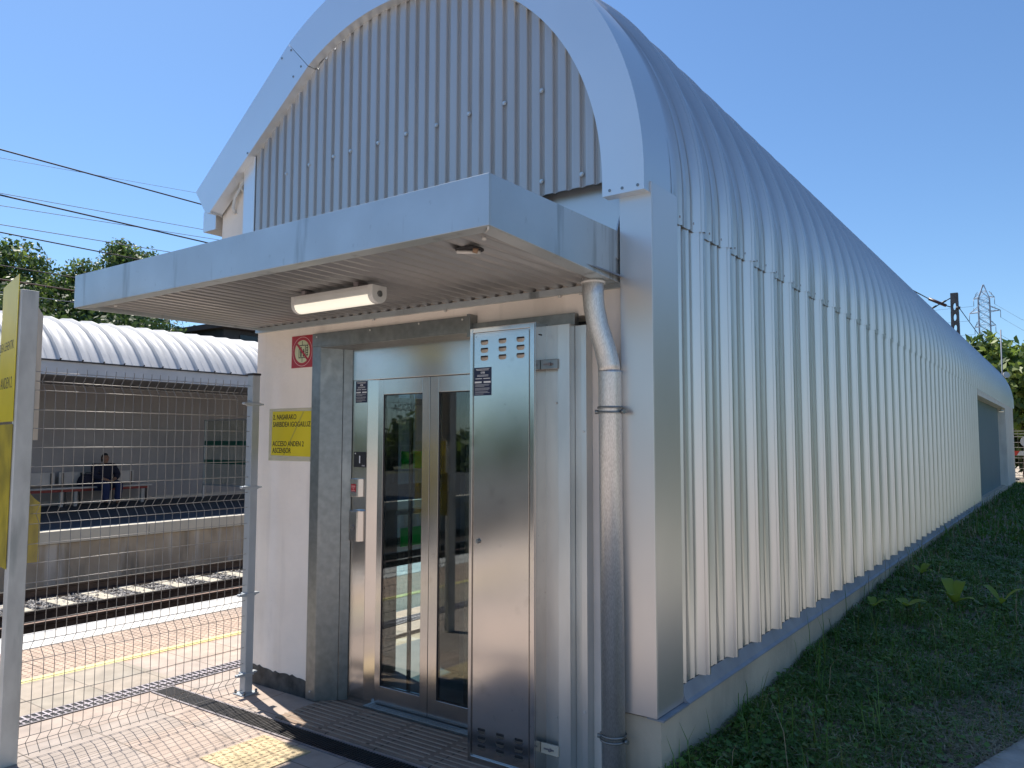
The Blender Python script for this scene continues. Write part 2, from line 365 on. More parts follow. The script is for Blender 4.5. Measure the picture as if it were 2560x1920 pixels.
# ballast stones
def stones(name, mats, n, xr, yr, zr, smin, smax):
    base = np.array([(1, 0, 0), (-1, 0, 0), (0, 1, 0), (0, -1, 0), (0, 0, 1), (0, 0, -1)], float)
    tri = np.array([(0, 2, 4), (2, 1, 4), (1, 3, 4), (3, 0, 4), (2, 0, 5), (1, 2, 5), (3, 1, 5), (0, 3, 5)])
    V = np.repeat(base[None], n, 0)*RNG.uniform(.6, 1.3, (n, 6, 1)); 
    ang = RNG.uniform(0, 6.28, n); c, s = np.cos(ang), np.sin(ang)
    x = V[..., 0]*c[:, None]-V[..., 1]*s[:, None]; y = V[..., 0]*s[:, None]+V[..., 1]*c[:, None]; V = np.stack([x, y, V[..., 2]], -1)
    tl = RNG.uniform(-.8, .8, n); c, s = np.cos(tl)[:, None], np.sin(tl)[:, None]; V = np.stack([V[..., 0]*c-V[..., 2]*s, V[..., 1], V[..., 0]*s+V[..., 2]*c], -1)
    V *= RNG.uniform(smin, smax, (n, 1, 1)); P = np.stack([RNG.uniform(*xr, n), RNG.uniform(*yr, n), RNG.uniform(*zr, n)], -1); V += P[:, None]
    F = (tri[None]+6*np.arange(n)[:, None, None]).reshape(-1, 3)
    return fast_mesh(name, V.reshape(-1, 3), F, mats)
def fast_mesh(name, V, F, mats, mi=None, parent=None, smooth=False):
    me = bpy.data.meshes.new(name); k = F.shape[1]; me.vertices.add(len(V)); me.vertices.foreach_set('co', V.astype(np.float32).ravel())
    me.loops.add(F.size); me.loops.foreach_set('vertex_index', F.astype(np.int32).ravel()); me.polygons.add(len(F))
    me.polygons.foreach_set('loop_start', np.arange(0, F.size, k, dtype=np.int32)); 
    for m in (mats if isinstance(mats, (list, tuple)) else [mats]): me.materials.append(m)
    if mi is not None: me.polygons.foreach_set('material_index', mi.astype(np.int32))
    if smooth: me.polygons.foreach_set('use_smooth', np.ones(len(F), bool))
    me.update(calc_edges=True); o = bpy.data.objects.new(name, me); COL.objects.link(o); par(o, parent); return o
o = stones('ballast', BALLAST, 9000, (-13.25, -11.72), (1.5, 12), (-.845, -.795), .022, .040); tag(o, 'grey crushed stone ballast between the rails of the second track', 'ballast', kind='stuff')
o = stones('ballast', BALLASTDARK, 5000, (-11.55, -10.3), (1.5, 12), (-.82, -.77), .02, .04); tag(o, 'dark brown ballast between the two tracks', 'ballast', kind='stuff')

# ------------------------------------------------------------------ drains, tactile slab, entrance step
def grate(name, x0, x1, y0, y1, along, pitch, bar, label, double=False):
    t = empty(name, ((x0+x1)/2, (y0+y1)/2, 0), label, 'drain grate')
    fr = MB(); e = .014
    fr.box(x0-e, x1+e, y0-e, y0, .002, .007); fr.box(x0-e, x1+e, y1, y1+e, .002, .007); fr.box(x0-e, x0, y0, y1, .002, .007); fr.box(x1, x1+e, y0, y1, .002, .007)
    fr.build('frame', GRATEEDGE, t)
    MB().box(x0, x1, y0, y1, .0015, .003).build('channel', RECESSDARK, t)
    b = MB()
    if along == 'y':
        n = int((y1-y0)/pitch)
        for k in range(n): b.box(x0, x1, y0+k*pitch, y0+k*pitch+bar, .003, .008)
        if double: b.box((x0+x1)/2-.008, (x0+x1)/2+.008, y0, y1, .003, .0085)
    else:
        n = int((x1-x0)/pitch)
        for k in range(n): b.hexa([(x0+k*pitch, y0, .003), (x0+k*pitch+bar, y0, .003), (x0+k*pitch+bar, y1, .003), (x0+k*pitch, y1, .003), (x0+k*pitch, y0, .008), (x0+k*pitch+bar, y0, .008), (x0+k*pitch+bar, y1, .008), (x0+k*pitch, y1, .008)])
    o = b.build('grate_bars', GRATEIRON if along == 'x' else GRATEBAR, t); return t
grate('drain_grate', -5.31, -5.165, -6, 9.2, 'y', .040, .013, 'long slotted drain grate along the platform behind the mesh fence', True)
grate('drain_grate', -5.12, -2.45, 2.99, 3.125, 'x', .022, .011, 'black ribbed drain grate crossing in front of the lift door')
# tactile slab
ts = empty('tactile_slab', (-3.665, 2.73, 0), 'pale yellow tactile paving slab in front of the ribbed drain', 'paving slab')
MB().box(-3.872, -3.46, 2.53, 2.942, -.02, .006).build('slab', TACTY, ts, bevel=.003)
mb = MB()
for i in range(10):
    for j in range(10): mb.disc((-3.847+i*.040, 2.556+j*.040, .006), (0, 0, 1), .011, .0022, 8)
mb.build('studs', TACTY, ts)
es = empty('entrance_slab', (-3.3, 3.37, 0), 'brown ribbed paving slabs between the drain and the lift door sill', 'paving slab')
mb = MB(); mb.box(-4.06, -2.3, 3.165, 3.66, -.03, .006); mb.build('slab', RIBSLAB, es)
mb = MB()
for k in range(9):
    y = 3.19+k*.047
    for i in range(5):
        xa = -4.05+i*.40-.02; mb.hexa([(xa, y, .006), (xa+.37, y, .006), (xa+.37, y+.018, .006), (xa, y+.018, .006), (xa+.004, y+.004, .009), (xa+.366, y+.004, .009), (xa+.366, y+.014, .009), (xa+.004, y+.014, .009)])
mb.build('ribs', M('pale_rib', (.31, .24, .18), .8, 0, .12, 9), es)  # ribs coloured slightly paler than the slab below

# ================================================================== LIFT BUILDING
LB = empty('lift_building', (-3.2, 3.5, 0), 'silver ribbed metal lift building with a rounded vault roof', 'building')
FY = 3.511; YE = 31.6
# plaster front, left wall, eave beam
mb = MB()
mb.box(-4.80, -4.16, FY, 3.70, .10, 2.62); mb.box(-4.16, -2.02, FY, 3.70, 2.36, 2.62); mb.box(-2.02, -1.70, FY, 3.70, 0, 2.62)
mb.build('front_wall', PLASTER, LB)
# uneven raw strip where the render stops above the ground
mb = MB(); xs = np.linspace(-4.79, -4.16, 26)
for a, b in zip(xs[:-1], xs[1:]):
    za, zb = [.13-.02*(q+4.8)+.005*math.sin(q*17)+.004*math.sin(q*71+1)+.003*math.sin(q*143) for q in (a, b)]
    mb.hexa([(a, FY-.003, 0), (b, FY-.003, 0), (b, 3.6, 0), (a, 3.6, 0), (a, FY-.003, za), (b, FY-.003, zb), (b, 3.6, zb), (a, 3.6, za)])
mb.build('bare_wall_base', BAREBASE, LB)
mb = MB(); mb.box(-4.80, -4.66, 3.70, 4.12, 0, 2.62); mb.box(-4.80, -4.66, 6.6, YE, 0, 2.62); mb.box(-4.80, -4.66, 4.12, 6.6, 2.2, 2.62); mb.box(-4.8, -1.7, YE-.2, YE, 0, 2.62)
mb.build('platform_wall', PLASTER, LB)
mb = MB(); mb.prism([(-5.33, 2.75), (-4.805, 2.62), (-4.805, 3.98), (-5.30, 3.55)], 3.53, YE); mb.build('eave_beam', PLASTER, LB)
mb = MB(); mb.box(-5.52, -5.355, 3.50, YE, 3.34, 3.50); mb.build('eave_gutter', FASCIA, LB)
# gable: backing flashing and corrugated sheet
mb = MB(); mb.box(-4.80, -1.82, 3.545, 3.56, 2.6, 3.3); mb.build('gable_flashing', SILVER, LB)
AC = (-3.41, 3.005)
def gz(x):  # underside of the arch at x
    if x > -4.2:
        return 3.011+math.sqrt(max(0, 1.50**2-(x+3.347)**2))
    return 4.29+(x+4.2)*.765
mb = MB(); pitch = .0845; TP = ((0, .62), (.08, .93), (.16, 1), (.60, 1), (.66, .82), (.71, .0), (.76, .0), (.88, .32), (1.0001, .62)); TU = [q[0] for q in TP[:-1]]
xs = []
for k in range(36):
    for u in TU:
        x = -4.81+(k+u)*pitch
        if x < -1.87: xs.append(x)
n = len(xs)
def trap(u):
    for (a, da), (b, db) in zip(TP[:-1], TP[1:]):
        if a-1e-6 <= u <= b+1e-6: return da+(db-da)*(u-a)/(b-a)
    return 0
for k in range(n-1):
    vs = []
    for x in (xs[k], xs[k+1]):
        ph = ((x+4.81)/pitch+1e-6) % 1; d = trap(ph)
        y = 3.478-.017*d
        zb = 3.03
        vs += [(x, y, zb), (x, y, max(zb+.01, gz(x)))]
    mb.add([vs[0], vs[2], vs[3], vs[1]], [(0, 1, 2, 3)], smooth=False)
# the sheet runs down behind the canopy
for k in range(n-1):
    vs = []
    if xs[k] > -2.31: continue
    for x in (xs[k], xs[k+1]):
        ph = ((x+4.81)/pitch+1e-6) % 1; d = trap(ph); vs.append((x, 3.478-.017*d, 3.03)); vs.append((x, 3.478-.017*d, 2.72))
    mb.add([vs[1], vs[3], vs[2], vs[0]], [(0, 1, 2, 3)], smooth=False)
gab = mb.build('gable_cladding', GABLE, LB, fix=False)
bm = bmesh.new(); bm.from_mesh(gab.data); bmesh.ops.remove_doubles(bm, verts=bm.verts, dist=.0002); bmesh.ops.recalc_face_normals(bm, faces=bm.faces); bm.to_mesh(gab.data); bm.free()
for (x, z) in ((-4.46, 3.59), (-4.214, 3.602), (-3.968, 3.608), (-3.802, 3.61), (-3.547, 3.607), (-3.302, 3.61), (-3.051, 3.605), (-2.8, 3.613), (-2.542, 3.611), (-2.29, 3.617), (-2.291, 3.109), (-2.039, 3.097)):
    MB().disc((x, 3.4635, z), (0, -1, 0), .0125, .004, 12).disc((x, 3.460, z), (0, -1, 0), .0085, .007, 6).build('screw', ZINC, gab)
# vertical trim at the left of the gable
mb = MB(); mb.prism([(-4.945, 2.7), (-4.815, 2.7), (-4.815, 3.93), (-4.945, 3.83)], 3.455, 3.53); mb.build('gable_trim', FASCIA, LB, bevel=.003)
# conduits under the eave
for pts in ([(-5.20, 3.52, 3.60), (-5.19, 3.50, 3.64), (-5.15, 3.5, 3.69), (-4.93, 3.5, 3.83)], [(-5.14, 3.52, 3.43), (-5.135, 3.50, 3.47), (-5.10, 3.49, 3.54), (-4.93, 3.49, 3.70)], [(-5.03, 3.52, 3.58), (-5.03, 3.485, 3.61), (-5.0, 3.485, 3.66), (-4.93, 3.485, 3.755)]):
    MB().tube(pts, .012, 8).build('conduit', LAMPW, LB)
# arch band: curved piece, straight raking piece, each with lips running back
def band(pts_o, pts_i, y0, yo, yi, name, mat):
    mb = MB(); n = len(pts_o)
    for k in range(n-1):
        o0, o1, i0, i1 = pts_o[k], pts_o[k+1], pts_i[k], pts_i[k+1]
        mb.add([(i0[0], y0, i0[1]), (o0[0], y0, o0[1]), (o1[0], y0, o1[1]), (i1[0], y0, i1[1])], [(0, 1, 2, 3)])
        mb.add([(o0[0], y0, o0[1]), (o0[0], yo, o0[1]), (o1[0], yo, o1[1]), (o1[0], y0, o1[1])], [(0, 1, 2, 3)], 1, smooth=True)
        mb.add([(i0[0], y0, i0[1]), (i1[0], y0, i1[1]), (i1[0], yi, i1[1]), (i0[0], yi, i0[1])], [(0, 1, 2, 3)], smooth=True)
    for k in (0, n-1):
        o0, i0 = pts_o[k], pts_i[k]; mb.add([(i0[0], y0, i0[1]), (o0[0], y0, o0[1]), (o0[0], yi, o0[1]), (i0[0], yi, i0[1])], [(0, 1, 2, 3)])
    return mb.build(name, [mat, SILVER2], LB)
A = [R(a) for a in np.linspace(0, 123.2, 64)]
po = [(-1.651, 2.93)]+[(-3.42+1.769*math.cos(a), 3.014+1.769*math.sin(a)) for a in A]
pi_ = [(-1.883, 2.93)]+[(-3.347+(1.464+.045*max(0, (a-R(90))/R(33)))*math.cos(a), 3.011+(1.464+.045*max(0, (a-R(90))/R(33)))*math.sin(a)) for a in A]
band(po, pi_, 3.40, 3.74, 3.468, 'arch_fascia', FASCIA)
so = [(po[-1][0]-.003, po[-1][1]-.0025), (-5.478, 3.628), (-5.343, 3.444)]; si = [(pi_[-1][0]-.003, pi_[-1][1]-.0025), (-5.28, 3.44), (-5.27, 3.43)]
band(so[:2]+[so[2]], si, 3.40, 3.74, 3.505, 'raking_fascia', FASCIA)
for (x, z) in ((-1.84, 2.955), (-1.77, 2.955), (-1.685, 2.955), (-4.36, 4.44), (-4.25, 4.29), (-4.46, 4.41), (-4.33, 4.24), (-4.83, 3.80)):
    MB().disc((x, 3.401, z), (0, -1, 0), .008, .004, 8).build('rivet', GALV, LB)
# ribbed sheets
PER = .4155
PROF = [(0, 0), (.004, .040), (.006, .042), (.0075, -.030), (.0205, -.030), (.022, .048), (.026, .053), (.044, .053), (.049, .048), (.053, 0), (.058, .0), (.232, 0), (.236, .010), (.246, .010), (.250, 0), (.338, 0), (.342, .010), (.352, .010), (.356, 0)]
def rib_sheet(path, y0, y1, name, mat, ph=4.005):
    ys, hs = [], []
    k0 = int(math.floor((y0-ph)/PER))-1
    for k in range(k0, int((y1-ph)/PER)+2):
        for a, h in PROF:
            y = ph+k*PER+a
            if y0 <= y <= y1: ys.append(y); hs.append(h)
    ys = np.array([y0]+ys+[y1]); hs = np.array([hs[0] if False else 0]+hs+[0]); m = len(ys)
    P = np.array([p[0] for p in path]); Nn = np.array([p[1] for p in path]); n = len(path)
    V = np.zeros((n, m, 3)); V[..., 0] = P[:, 0:1]+Nn[:, 0:1]*hs[None]; V[..., 2] = P[:, 1:2]+Nn[:, 1:2]*hs[None]; V[..., 1] = ys[None]
    i, j = np.meshgrid(np.arange(n-1), np.arange(m-1), indexing='ij'); a = (i*m+j).ravel()
    F = np.stack([a, a+1, a+m+1, a+m], -1)
    return fast_mesh(name, V.reshape(-1, 3), F, mat, parent=LB)
OPEN0, OPEN1 = 19.25, 27.9
def arcpath(z0, off):
    p = [((-1.66+off, z0), (1, 0)), ((-1.66+off, z0+.06), (1, 0)), ((-1.66+off, 3.0), (1, 0))]
    rr = 1.75+off
    for a in np.linspace(0, 123.7, 46)[1:]: p.append(((AC[0]+rr*math.cos(R(a)), AC[1]+rr*math.sin(R(a))), (math.cos(R(a)), math.sin(R(a)))))
    nx, nz = math.cos(R(127)), math.sin(R(127)); p.append(((-5.46, 3.60+off), (nx, nz))); return p
rib_sheet([((-1.66, .475), (1, 0)), ((-1.66, 2.9), (1, 0))], 3.70, OPEN0, 'side_cladding', SILVER2)
rib_sheet(arcpath(2.845, .011), 3.72, YE, 'vault_roof', SILVER2)
# corner trim beside the gable
mb = MB(); mb.box(-1.82, -1.643, 3.465, 3.475, .397, 2.985); mb.box(-1.653, -1.643, 3.475, 3.775, .397, 2.985); mb.build('corner_trim', SILVER, LB, bevel=.002)
for k in range(22):
    for dz, dy in ((.045, .20), (.05, .385)):
        MB().disc((-1.652, 4.005-PER+k*PER+dy+.03, 2.845+dz), (1, 0, 0), .007, .006, 8).build('rivet', GRATEEDGE, LB)
# plinth and sloping ledge
mb = MB(); mb.box(-1.90, -1.635, 3.49, YE, -.3, .385); mb.build('plinth', CONC, LB)
mb = MB(); mb.prism([(-1.70, .40), (-1.612, .388), (-1.612, .394), (-1.63, .405), (-1.66, .47), (-1.70, .47)], 3.775, OPEN0); mb.prism([(-1.70, .386), (-1.615, .383), (-1.613, .392), (-1.70, .395)], 3.475, 3.775); mb.build('ledge_flashing', LEDGE, LB)
# far opening with blue grey panel, reveal, end pillar
mb = MB(); mb.box(-1.69, -1.63, OPEN0, OPEN0+.10, .45, 2.86); mb.build('opening_trim', SILVER, LB)
mb = MB(); mb.box(-1.90, -1.84, OPEN0+.1, OPEN1, .40, 2.72); mb.build('side_panel', BLUEPANEL, LB)
mb = MB(); mb.box(-1.90, -1.64, OPEN0+.1, OPEN1, 2.72, 2.85); mb.build('opening_lintel', PLASTER, LB)
mb = MB(); mb.box(-1.90, -1.645, OPEN1, YE, .385, 2.85); mb.build('end_pillar', PLASTER, LB)
mb = MB(); mb.box(-1.92, -1.72, OPEN0, OPEN1, .385, .41); mb.build('opening_sill', CONC, LB)
# galvanised door surround
mb = MB()
def quad(mb, *p): mb.add(p, [(0, 1, 2, 3)])
XL, XR = -4.18, -2.03
mb.box(XL, -4.092, 3.495, 3.515, .005, 2.42)
mb.hexa([(-4.092, 3.495, .005), (-3.985, 3.60, .005), (-4.02, 3.62, .005), (-4.12, 3.515, .005), (-4.092, 3.495, 2.40), (-3.985, 3.60, 2.40), (-4.02, 3.62, 2.40), (-4.12, 3.515, 2.40)])
mb.hexa([(-3.985, 3.602, .005), (-3.942, 3.648, .005), (-3.97, 3.66, .005), (-4.01, 3.62, .005), (-3.985, 3.602, 2.36), (-3.942, 3.648, 2.36), (-3.97, 3.66, 2.36), (-4.01, 3.62, 2.36)])
mb.box(XL+.002, -2.77, 3.491, 3.513, 2.335, 2.424)
mb.hexa([(-4.10, 3.493, 2.325), (-2.6, 3.493, 2.325), (-2.6, 3.66, 2.312), (-4.10, 3.66, 2.312), (-4.10, 3.493, 2.336), (-2.6, 3.493, 2.336), (-2.6, 3.66, 2.336), (-4.10, 3.66, 2.336)])
mb.box(-2.77, -2.09, 3.47, 3.513, 2.30, 2.372)
mb.box(-2.79, -2.765, 3.44, 3.51, 2.29, 2.424)
mb.build('door_surround', GALV, LB, bevel=.0025)
mb = MB(); mb.box(-2.26, -2.157, 3.45, 3.512, 0, 2.312); mb.box(-2.155, -2.084, 3.408, 3.512, 0, 2.305); mb.box(-2.083, -2.042, 3.462, 3.512, 0, 2.30); mb.box(-2.041, -2.008, 3.447, 3.512, 0, 2.298)
mb.build('jamb_profile', ZINC, LB, bevel=.002)
for (x, y, z) in ((-4.135, 3.494, 2.40), (-3.62, 3.489, 2.405), (-3.2, 3.489, 2.41), (-2.86, 3.489, 2.405), (-2.025, 3.446, 1.75), (-2.025, 3.446, .36), (-2.19, 3.449, .3), (-4.135, 3.494, .06), (-2.19, 3.449, 1.9)):
    MB().disc((x, y, z), (0, -1, 0), .006, .005, 8).build('screw', LAMPW, LB)
# stainless door frame
mb = MB(); mb.box(-3.942, -2.5, 3.648, 3.70, 2.105, 2.315); mb.build('door_header', STEEL2, LB, bevel=.002)
mb = MB(); mb.box(-3.940, -3.802, 3.651, 3.70, .0, 2.104); mb.hexa([(-3.802, 3.652, 0), (-3.718, 3.685, 0), (-3.718, 3.72, 0), (-3.802, 3.70, 0), (-3.802, 3.652, 2.104), (-3.718, 3.685, 2.104), (-3.718, 3.72, 2.104), (-3.802, 3.70, 2.104)])
mb.build('door_jamb', STEEL, LB, bevel=.0015)
mb = MB(); mb.box(-3.75, -2.6, 3.60, 3.72, .006, .018); 
for k in range(3): mb.box(-3.73, -2.6, 3.62+k*.02, 3.626+k*.02, .018, .021)
mb.build('door_sill', GALV, LB)
def leaf(x0, x1, gx0, gx1):
    mb = MB(); y0, y1 = 3.665, 3.70
    mb.box(x0, gx0, y0, y1, .024, 2.102); mb.box(gx1, x1, y0, y1, .024, 2.102); mb.box(gx0, gx1, y0, y1, 2.004, 2.102); mb.box(gx0, gx1, y0, y1, .024, .138)
    o = mb.build('lift_door', STEEL2, LB, bevel=.0015)
    MB().box(gx0+.001, gx1-.001, 3.674, 3.680, .139, 2.003).build('glass_pane', GLASS, o)
    e = MB(); t = .006
    e.box(gx0, gx0+t, 3.6725, 3.674, .138, 2.004); e.box(gx1-t, gx1, 3.6725, 3.674, .138, 2.004); e.box(gx0, gx1, 3.6725, 3.674, 1.998, 2.004); e.box(gx0, gx1, 3.6725, 3.674, .138, .144)
    e.build('glazing_seal', BLACK, o)
leaf(-3.716, -3.264, -3.668, -3.326); leaf(-3.260, -2.81, -3.190, -2.86)
mb = MB(); mb.box(-2.81, -2.45, 3.66, 3.70, .0, 2.104); mb.build('door_jamb', STEEL, LB)
# inside of the shaft
mb = MB(); mb.box(-4.66, -1.95, 3.76, 6.6, -.04, -.004); mb.box(-4.66, -1.95, 6.55, 6.6, 0, 2.62); mb.box(-1.99, -1.95, 3.76, 6.55, 0, 2.62); mb.box(-4.66, -1.95, 3.76, 6.6, 2.5, 2.54); mb.build('shaft_lining', SHAFT, LB)
mb = MB()
for x, y, wd in ((-4.02, 3.95, .03), (-3.70, 4.5, .05), (-3.42, 4.3, .02), (-3.02, 4.4, .06), (-2.9, 4.9, .09), (-2.55, 4.4, .03), (-3.3, 5.3, .08), (-3.75, 5.6, .05)): mb.box(x, x+wd, y, y+.05, 0, 2.5)
mb.build('guide_rails', SHAFTRAIL, LB)
mb = MB(); 
for x0, x1 in ((-3.95, -3.60), (-3.12, -2.75)): mb.box(x0, x0+.035, 3.84, 3.86, 0, 2.2); mb.box(x1, x1+.02, 3.84, 3.86, 0, 2.2)
mb.build('car_door_frame', STEEL2, LB)
mb = MB(); mb.box(-4.20, -4.17, 3.76, 4.33, 0, 2.5); mb.box(-4.20, -4.17, 4.66, 6.55, 0, 2.5); mb.box(-4.20, -4.17, 4.33, 4.66, 2.25, 2.5); mb.build('shaft_partition', SHAFT, LB)
mb = MB(); mb.box(-4.19, -4.18, 4.33, 4.66, .42, 2.25); mb.build('car_side_glass', GLASST, LB)
for z0, z1 in ((1.49, 1.62), (.90, 1.04)): MB().box(-4.168, -4.162, 4.36, 4.60, z0, z1).build('green_band', GREEN, LB)
MB().tube([(-4.14, 4.30, 1.16), (-4.14, 4.70, 1.16)], .018, 8).build('handrail', LAMPW, LB); MB().tube([(-4.1, 6.3, .98), (-2.2, 6.3, .98)], .025, 8).build('handrail', LAMPW, LB)

# ------------------------------------------------------------------ things on the facade
# entrance canopy
CN = empty('entrance_canopy', (-3.3, 2.9, 2.5), 'grey sheet metal canopy with ribbed soffit above the lift door', 'canopy')
f0, f1, w1, w0 = (-4.90, 2.26), (-1.73, 2.26), (-1.835, 3.50), (-4.79, 3.50)
zb, zt0, zt1 = 2.50, 2.70, 2.765
def wall_seg(mb, a, b, za, zbb, zc, zd, t=.012):
    d = Vector((b[0]-a[0], b[1]-a[1], 0)).normalized(); nn = Vector((d.y, -d.x, 0))*-t
    mb.hexa([(a[0], a[1], za), (b[0], b[1], zbb), (b[0]+nn.x, b[1]+nn.y, zbb), (a[0]+nn.x, a[1]+nn.y, za), (a[0], a[1], zc), (b[0], b[1], zd), (b[0]+nn.x, b[1]+nn.y, zd), (a[0]+nn.x, a[1]+nn.y, zc)])
mb = MB(); wall_seg(mb, f0, f1, zb, zb, zt0, zt0); mb.build('front_fascia', CANOPY, CN, bevel=.002)
mb = MB(); wall_seg(mb, (f1[0], f1[1]+.0125), w1, zb, zb, zt0, zt1); mb.build('side_fascia', CANOPY, CN, bevel=.002)
mb = MB(); wall_seg(mb, w0, (f0[0], f0[1]+.0125), zb, zb, zt1, zt0); mb.build('side_fascia', CANOPY, CN, bevel=.002)
mb = MB(); l = .075
mb.hexa([(f0[0]+.012, f0[1]+.012, zb), (f1[0]-.012, f1[1]+.012, zb), (f1[0]-.012-l, f1[1]+l, zb), (f0[0]+.012+l, f0[1]+l, zb), (f0[0]+.012, f0[1]+.012, zb+.003), (f1[0]-.012, f1[1]+.012, zb+.003), (f1[0]-.012-l, f1[1]+l, zb+.003), (f0[0]+.012+l, f0[1]+l, zb+.003)])
mb.hexa([(f1[0]-.012, f1[1]+.014, zb), (w1[0]-.012, w1[1], zb), (w1[0]-.012-l, w1[1], zb), (f1[0]-.012-l, f1[1]+l+.002, zb), (f1[0]-.012, f1[1]+.014, zb+.003), (w1[0]-.012, w1[1], zb+.003), (w1[0]-.012-l, w1[1], zb+.003), (f1[0]-.012-l, f1[1]+l+.002, zb+.003)])
mb.build('bottom_lip', CANOPY, CN)
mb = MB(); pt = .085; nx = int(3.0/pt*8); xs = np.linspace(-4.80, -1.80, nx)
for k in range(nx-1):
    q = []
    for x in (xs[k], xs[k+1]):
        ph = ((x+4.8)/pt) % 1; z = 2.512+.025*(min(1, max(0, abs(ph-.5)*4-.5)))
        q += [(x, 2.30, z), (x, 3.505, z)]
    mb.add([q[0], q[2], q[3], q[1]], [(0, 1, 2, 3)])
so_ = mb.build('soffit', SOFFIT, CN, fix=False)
mb = MB(); mb.hexa([(f0[0]+.02, f0[1]+.02, 2.60), (f1[0]-.02, f1[1]+.02, 2.60), (w1[0]-.02, w1[1], 2.66), (w0[0]+.02, w0[1], 2.66), (f0[0]+.02, f0[1]+.02, 2.61), (f1[0]-.02, f1[1]+.02, 2.61), (w1[0]-.02, w1[1], 2.67), (w0[0]+.02, w0[1], 2.67)]); mb.build('top_deck', CANOPY, CN)
mb = MB(); mb.box(-4.80, -1.83, 3.485, 3.51, 2.478, 2.512); mb.build('wall_angle', CANOPY, CN)
mb = MB(); mb.prism([(3.40, 2.62), (3.50, 2.62), (3.50, 2.86), (3.47, 2.80)], -1.836, -1.828, 'x'); mb.build('end_flashing', CANOPY, CN)
mb = MB(); mb.disc((-2.05, 2.545, 2.512), (0, 0, -1), .062, .003, 16); hole = mb.build('lamp_hole', RECESSDARK, CN)
MB().tube([(-2.10, 2.52, 2.503), (-2.015, 2.575, 2.500)], .008, 8).build('cable_end', LAMPW, hole)
MB().tube([(-2.02, 2.53, 2.503), (-2.005, 2.545, 2.498)], .012, 6).build('clamp', M('debris', (.3, .2, .13), .8), hole)
for (x, y) in ((-1.86, 2.40), (-3.0, 3.497), (-3.6, 3.497), (-2.2, 3.497), (-2.07, 3.497), (-4.6, 2.36)):
    MB().disc((x, y, 2.505 if y < 3.4 else 2.478), (0, 0, -1), .009, .012, 8).build('bolt', LAMPW, CN)
MB().tube([(-1.742, 2.272, 2.497), (-1.752, 2.285, 2.493), (-1.79, 2.32, 2.496)], .004, 5).build('sealant', LAMPW, CN)
# tube lamp
TL = empty('tube_lamp', (-3.15, 2.78, 2.51), 'white fluorescent tube lamp fixed under the canopy soffit', 'lamp')
a, b = Vector((-3.47, 2.78, 0)), Vector((-2.83, 2.80, 0))
mb = MB(); prof = [(-.045, 2.49), (.045, 2.49), (.05, 2.47), (.05, 2.44), (-.05, 2.44), (-.05, 2.47)]
mb.prism([(2.79+u, z) for u, z in prof], -3.45, -2.84, 'x'); mb.build('housing', LAMPW, TL, bevel=.004)
mb = MB(); mb.prism([(2.79+.046*math.cos(R(t)), 2.439-.042*math.sin(R(t))) for t in range(0, 181, 15)], -3.44, -2.865, 'x'); mb.build('diffuser', lit, TL)
for x0, x1 in ((-3.462, -3.440), (-2.866, -2.832)):
    mb = MB(); mb.prism([(2.79+.052*math.cos(R(t)), 2.442-.046*math.sin(R(t))) for t in range(0, 181, 15)]+[(2.738, 2.488), (2.842, 2.488)], x0, x1, 'x'); ec = mb.build('end_cap', LAMPW, TL, bevel=.003)
MB().disc((-2.832, 2.79, 2.445), (1, 0, 0), .016, .006, 12).build('cable_gland', GALV, ec)
for x in (-3.37, -2.96): MB().box(x-.015, x+.015, 2.745, 2.835, 2.4905, 2.512).build('mounting_clip', GRATEEDGE, TL)
# downpipe
DP = empty('downpipe', (-1.86, 3.43, 0), 'round galvanised downpipe with an offset bend at the building corner', 'downpipe')
pts = [(-1.915, 3.36, 2.575), (-1.915, 3.36, 2.42), (-1.912, 3.365, 2.36), (-1.90, 3.38, 2.27), (-1.875, 3.405, 2.16), (-1.863, 3.42, 2.08), (-1.86, 3.425, 2.03)]
MB().tube(pts, [.055, .054, .0535, .0535, .054, .055, .055], 28).build('offset_bend', GALVPIPE, DP)
MB().tube([(-1.86, 3.425, 2.05), (-1.86, 3.425, 2.04), (-1.853, 3.425, 0.0)], [.0585, .0575, .0575], 28).build('pipe', GALVPIPE, DP)
def ringb(z, c):
    mb = MB(); 
    for dz in (-.012, .012): mb.tube([(c[0]+.0605*math.cos(t), c[1]+.0605*math.sin(t), z+dz) for t in np.linspace(0, 2*math.pi, 25)], .006, 6)
    for s in (-1, 1): mb.tube([(c[0]+s*.06, c[1], z-.008), (c[0]+s*.082, c[1]-.01, z-.008)], .011, 8)
    mb.build('pipe_clamp', GALV, DP)
ringb(1.855, (-1.858, 3.425)); ringb(.285, (-1.854, 3.425))
MB().tube([(-1.915, 3.36, 2.495), (-1.915, 3.36, 2.485)], .06, 24).build('sealant', LAMPW, DP)
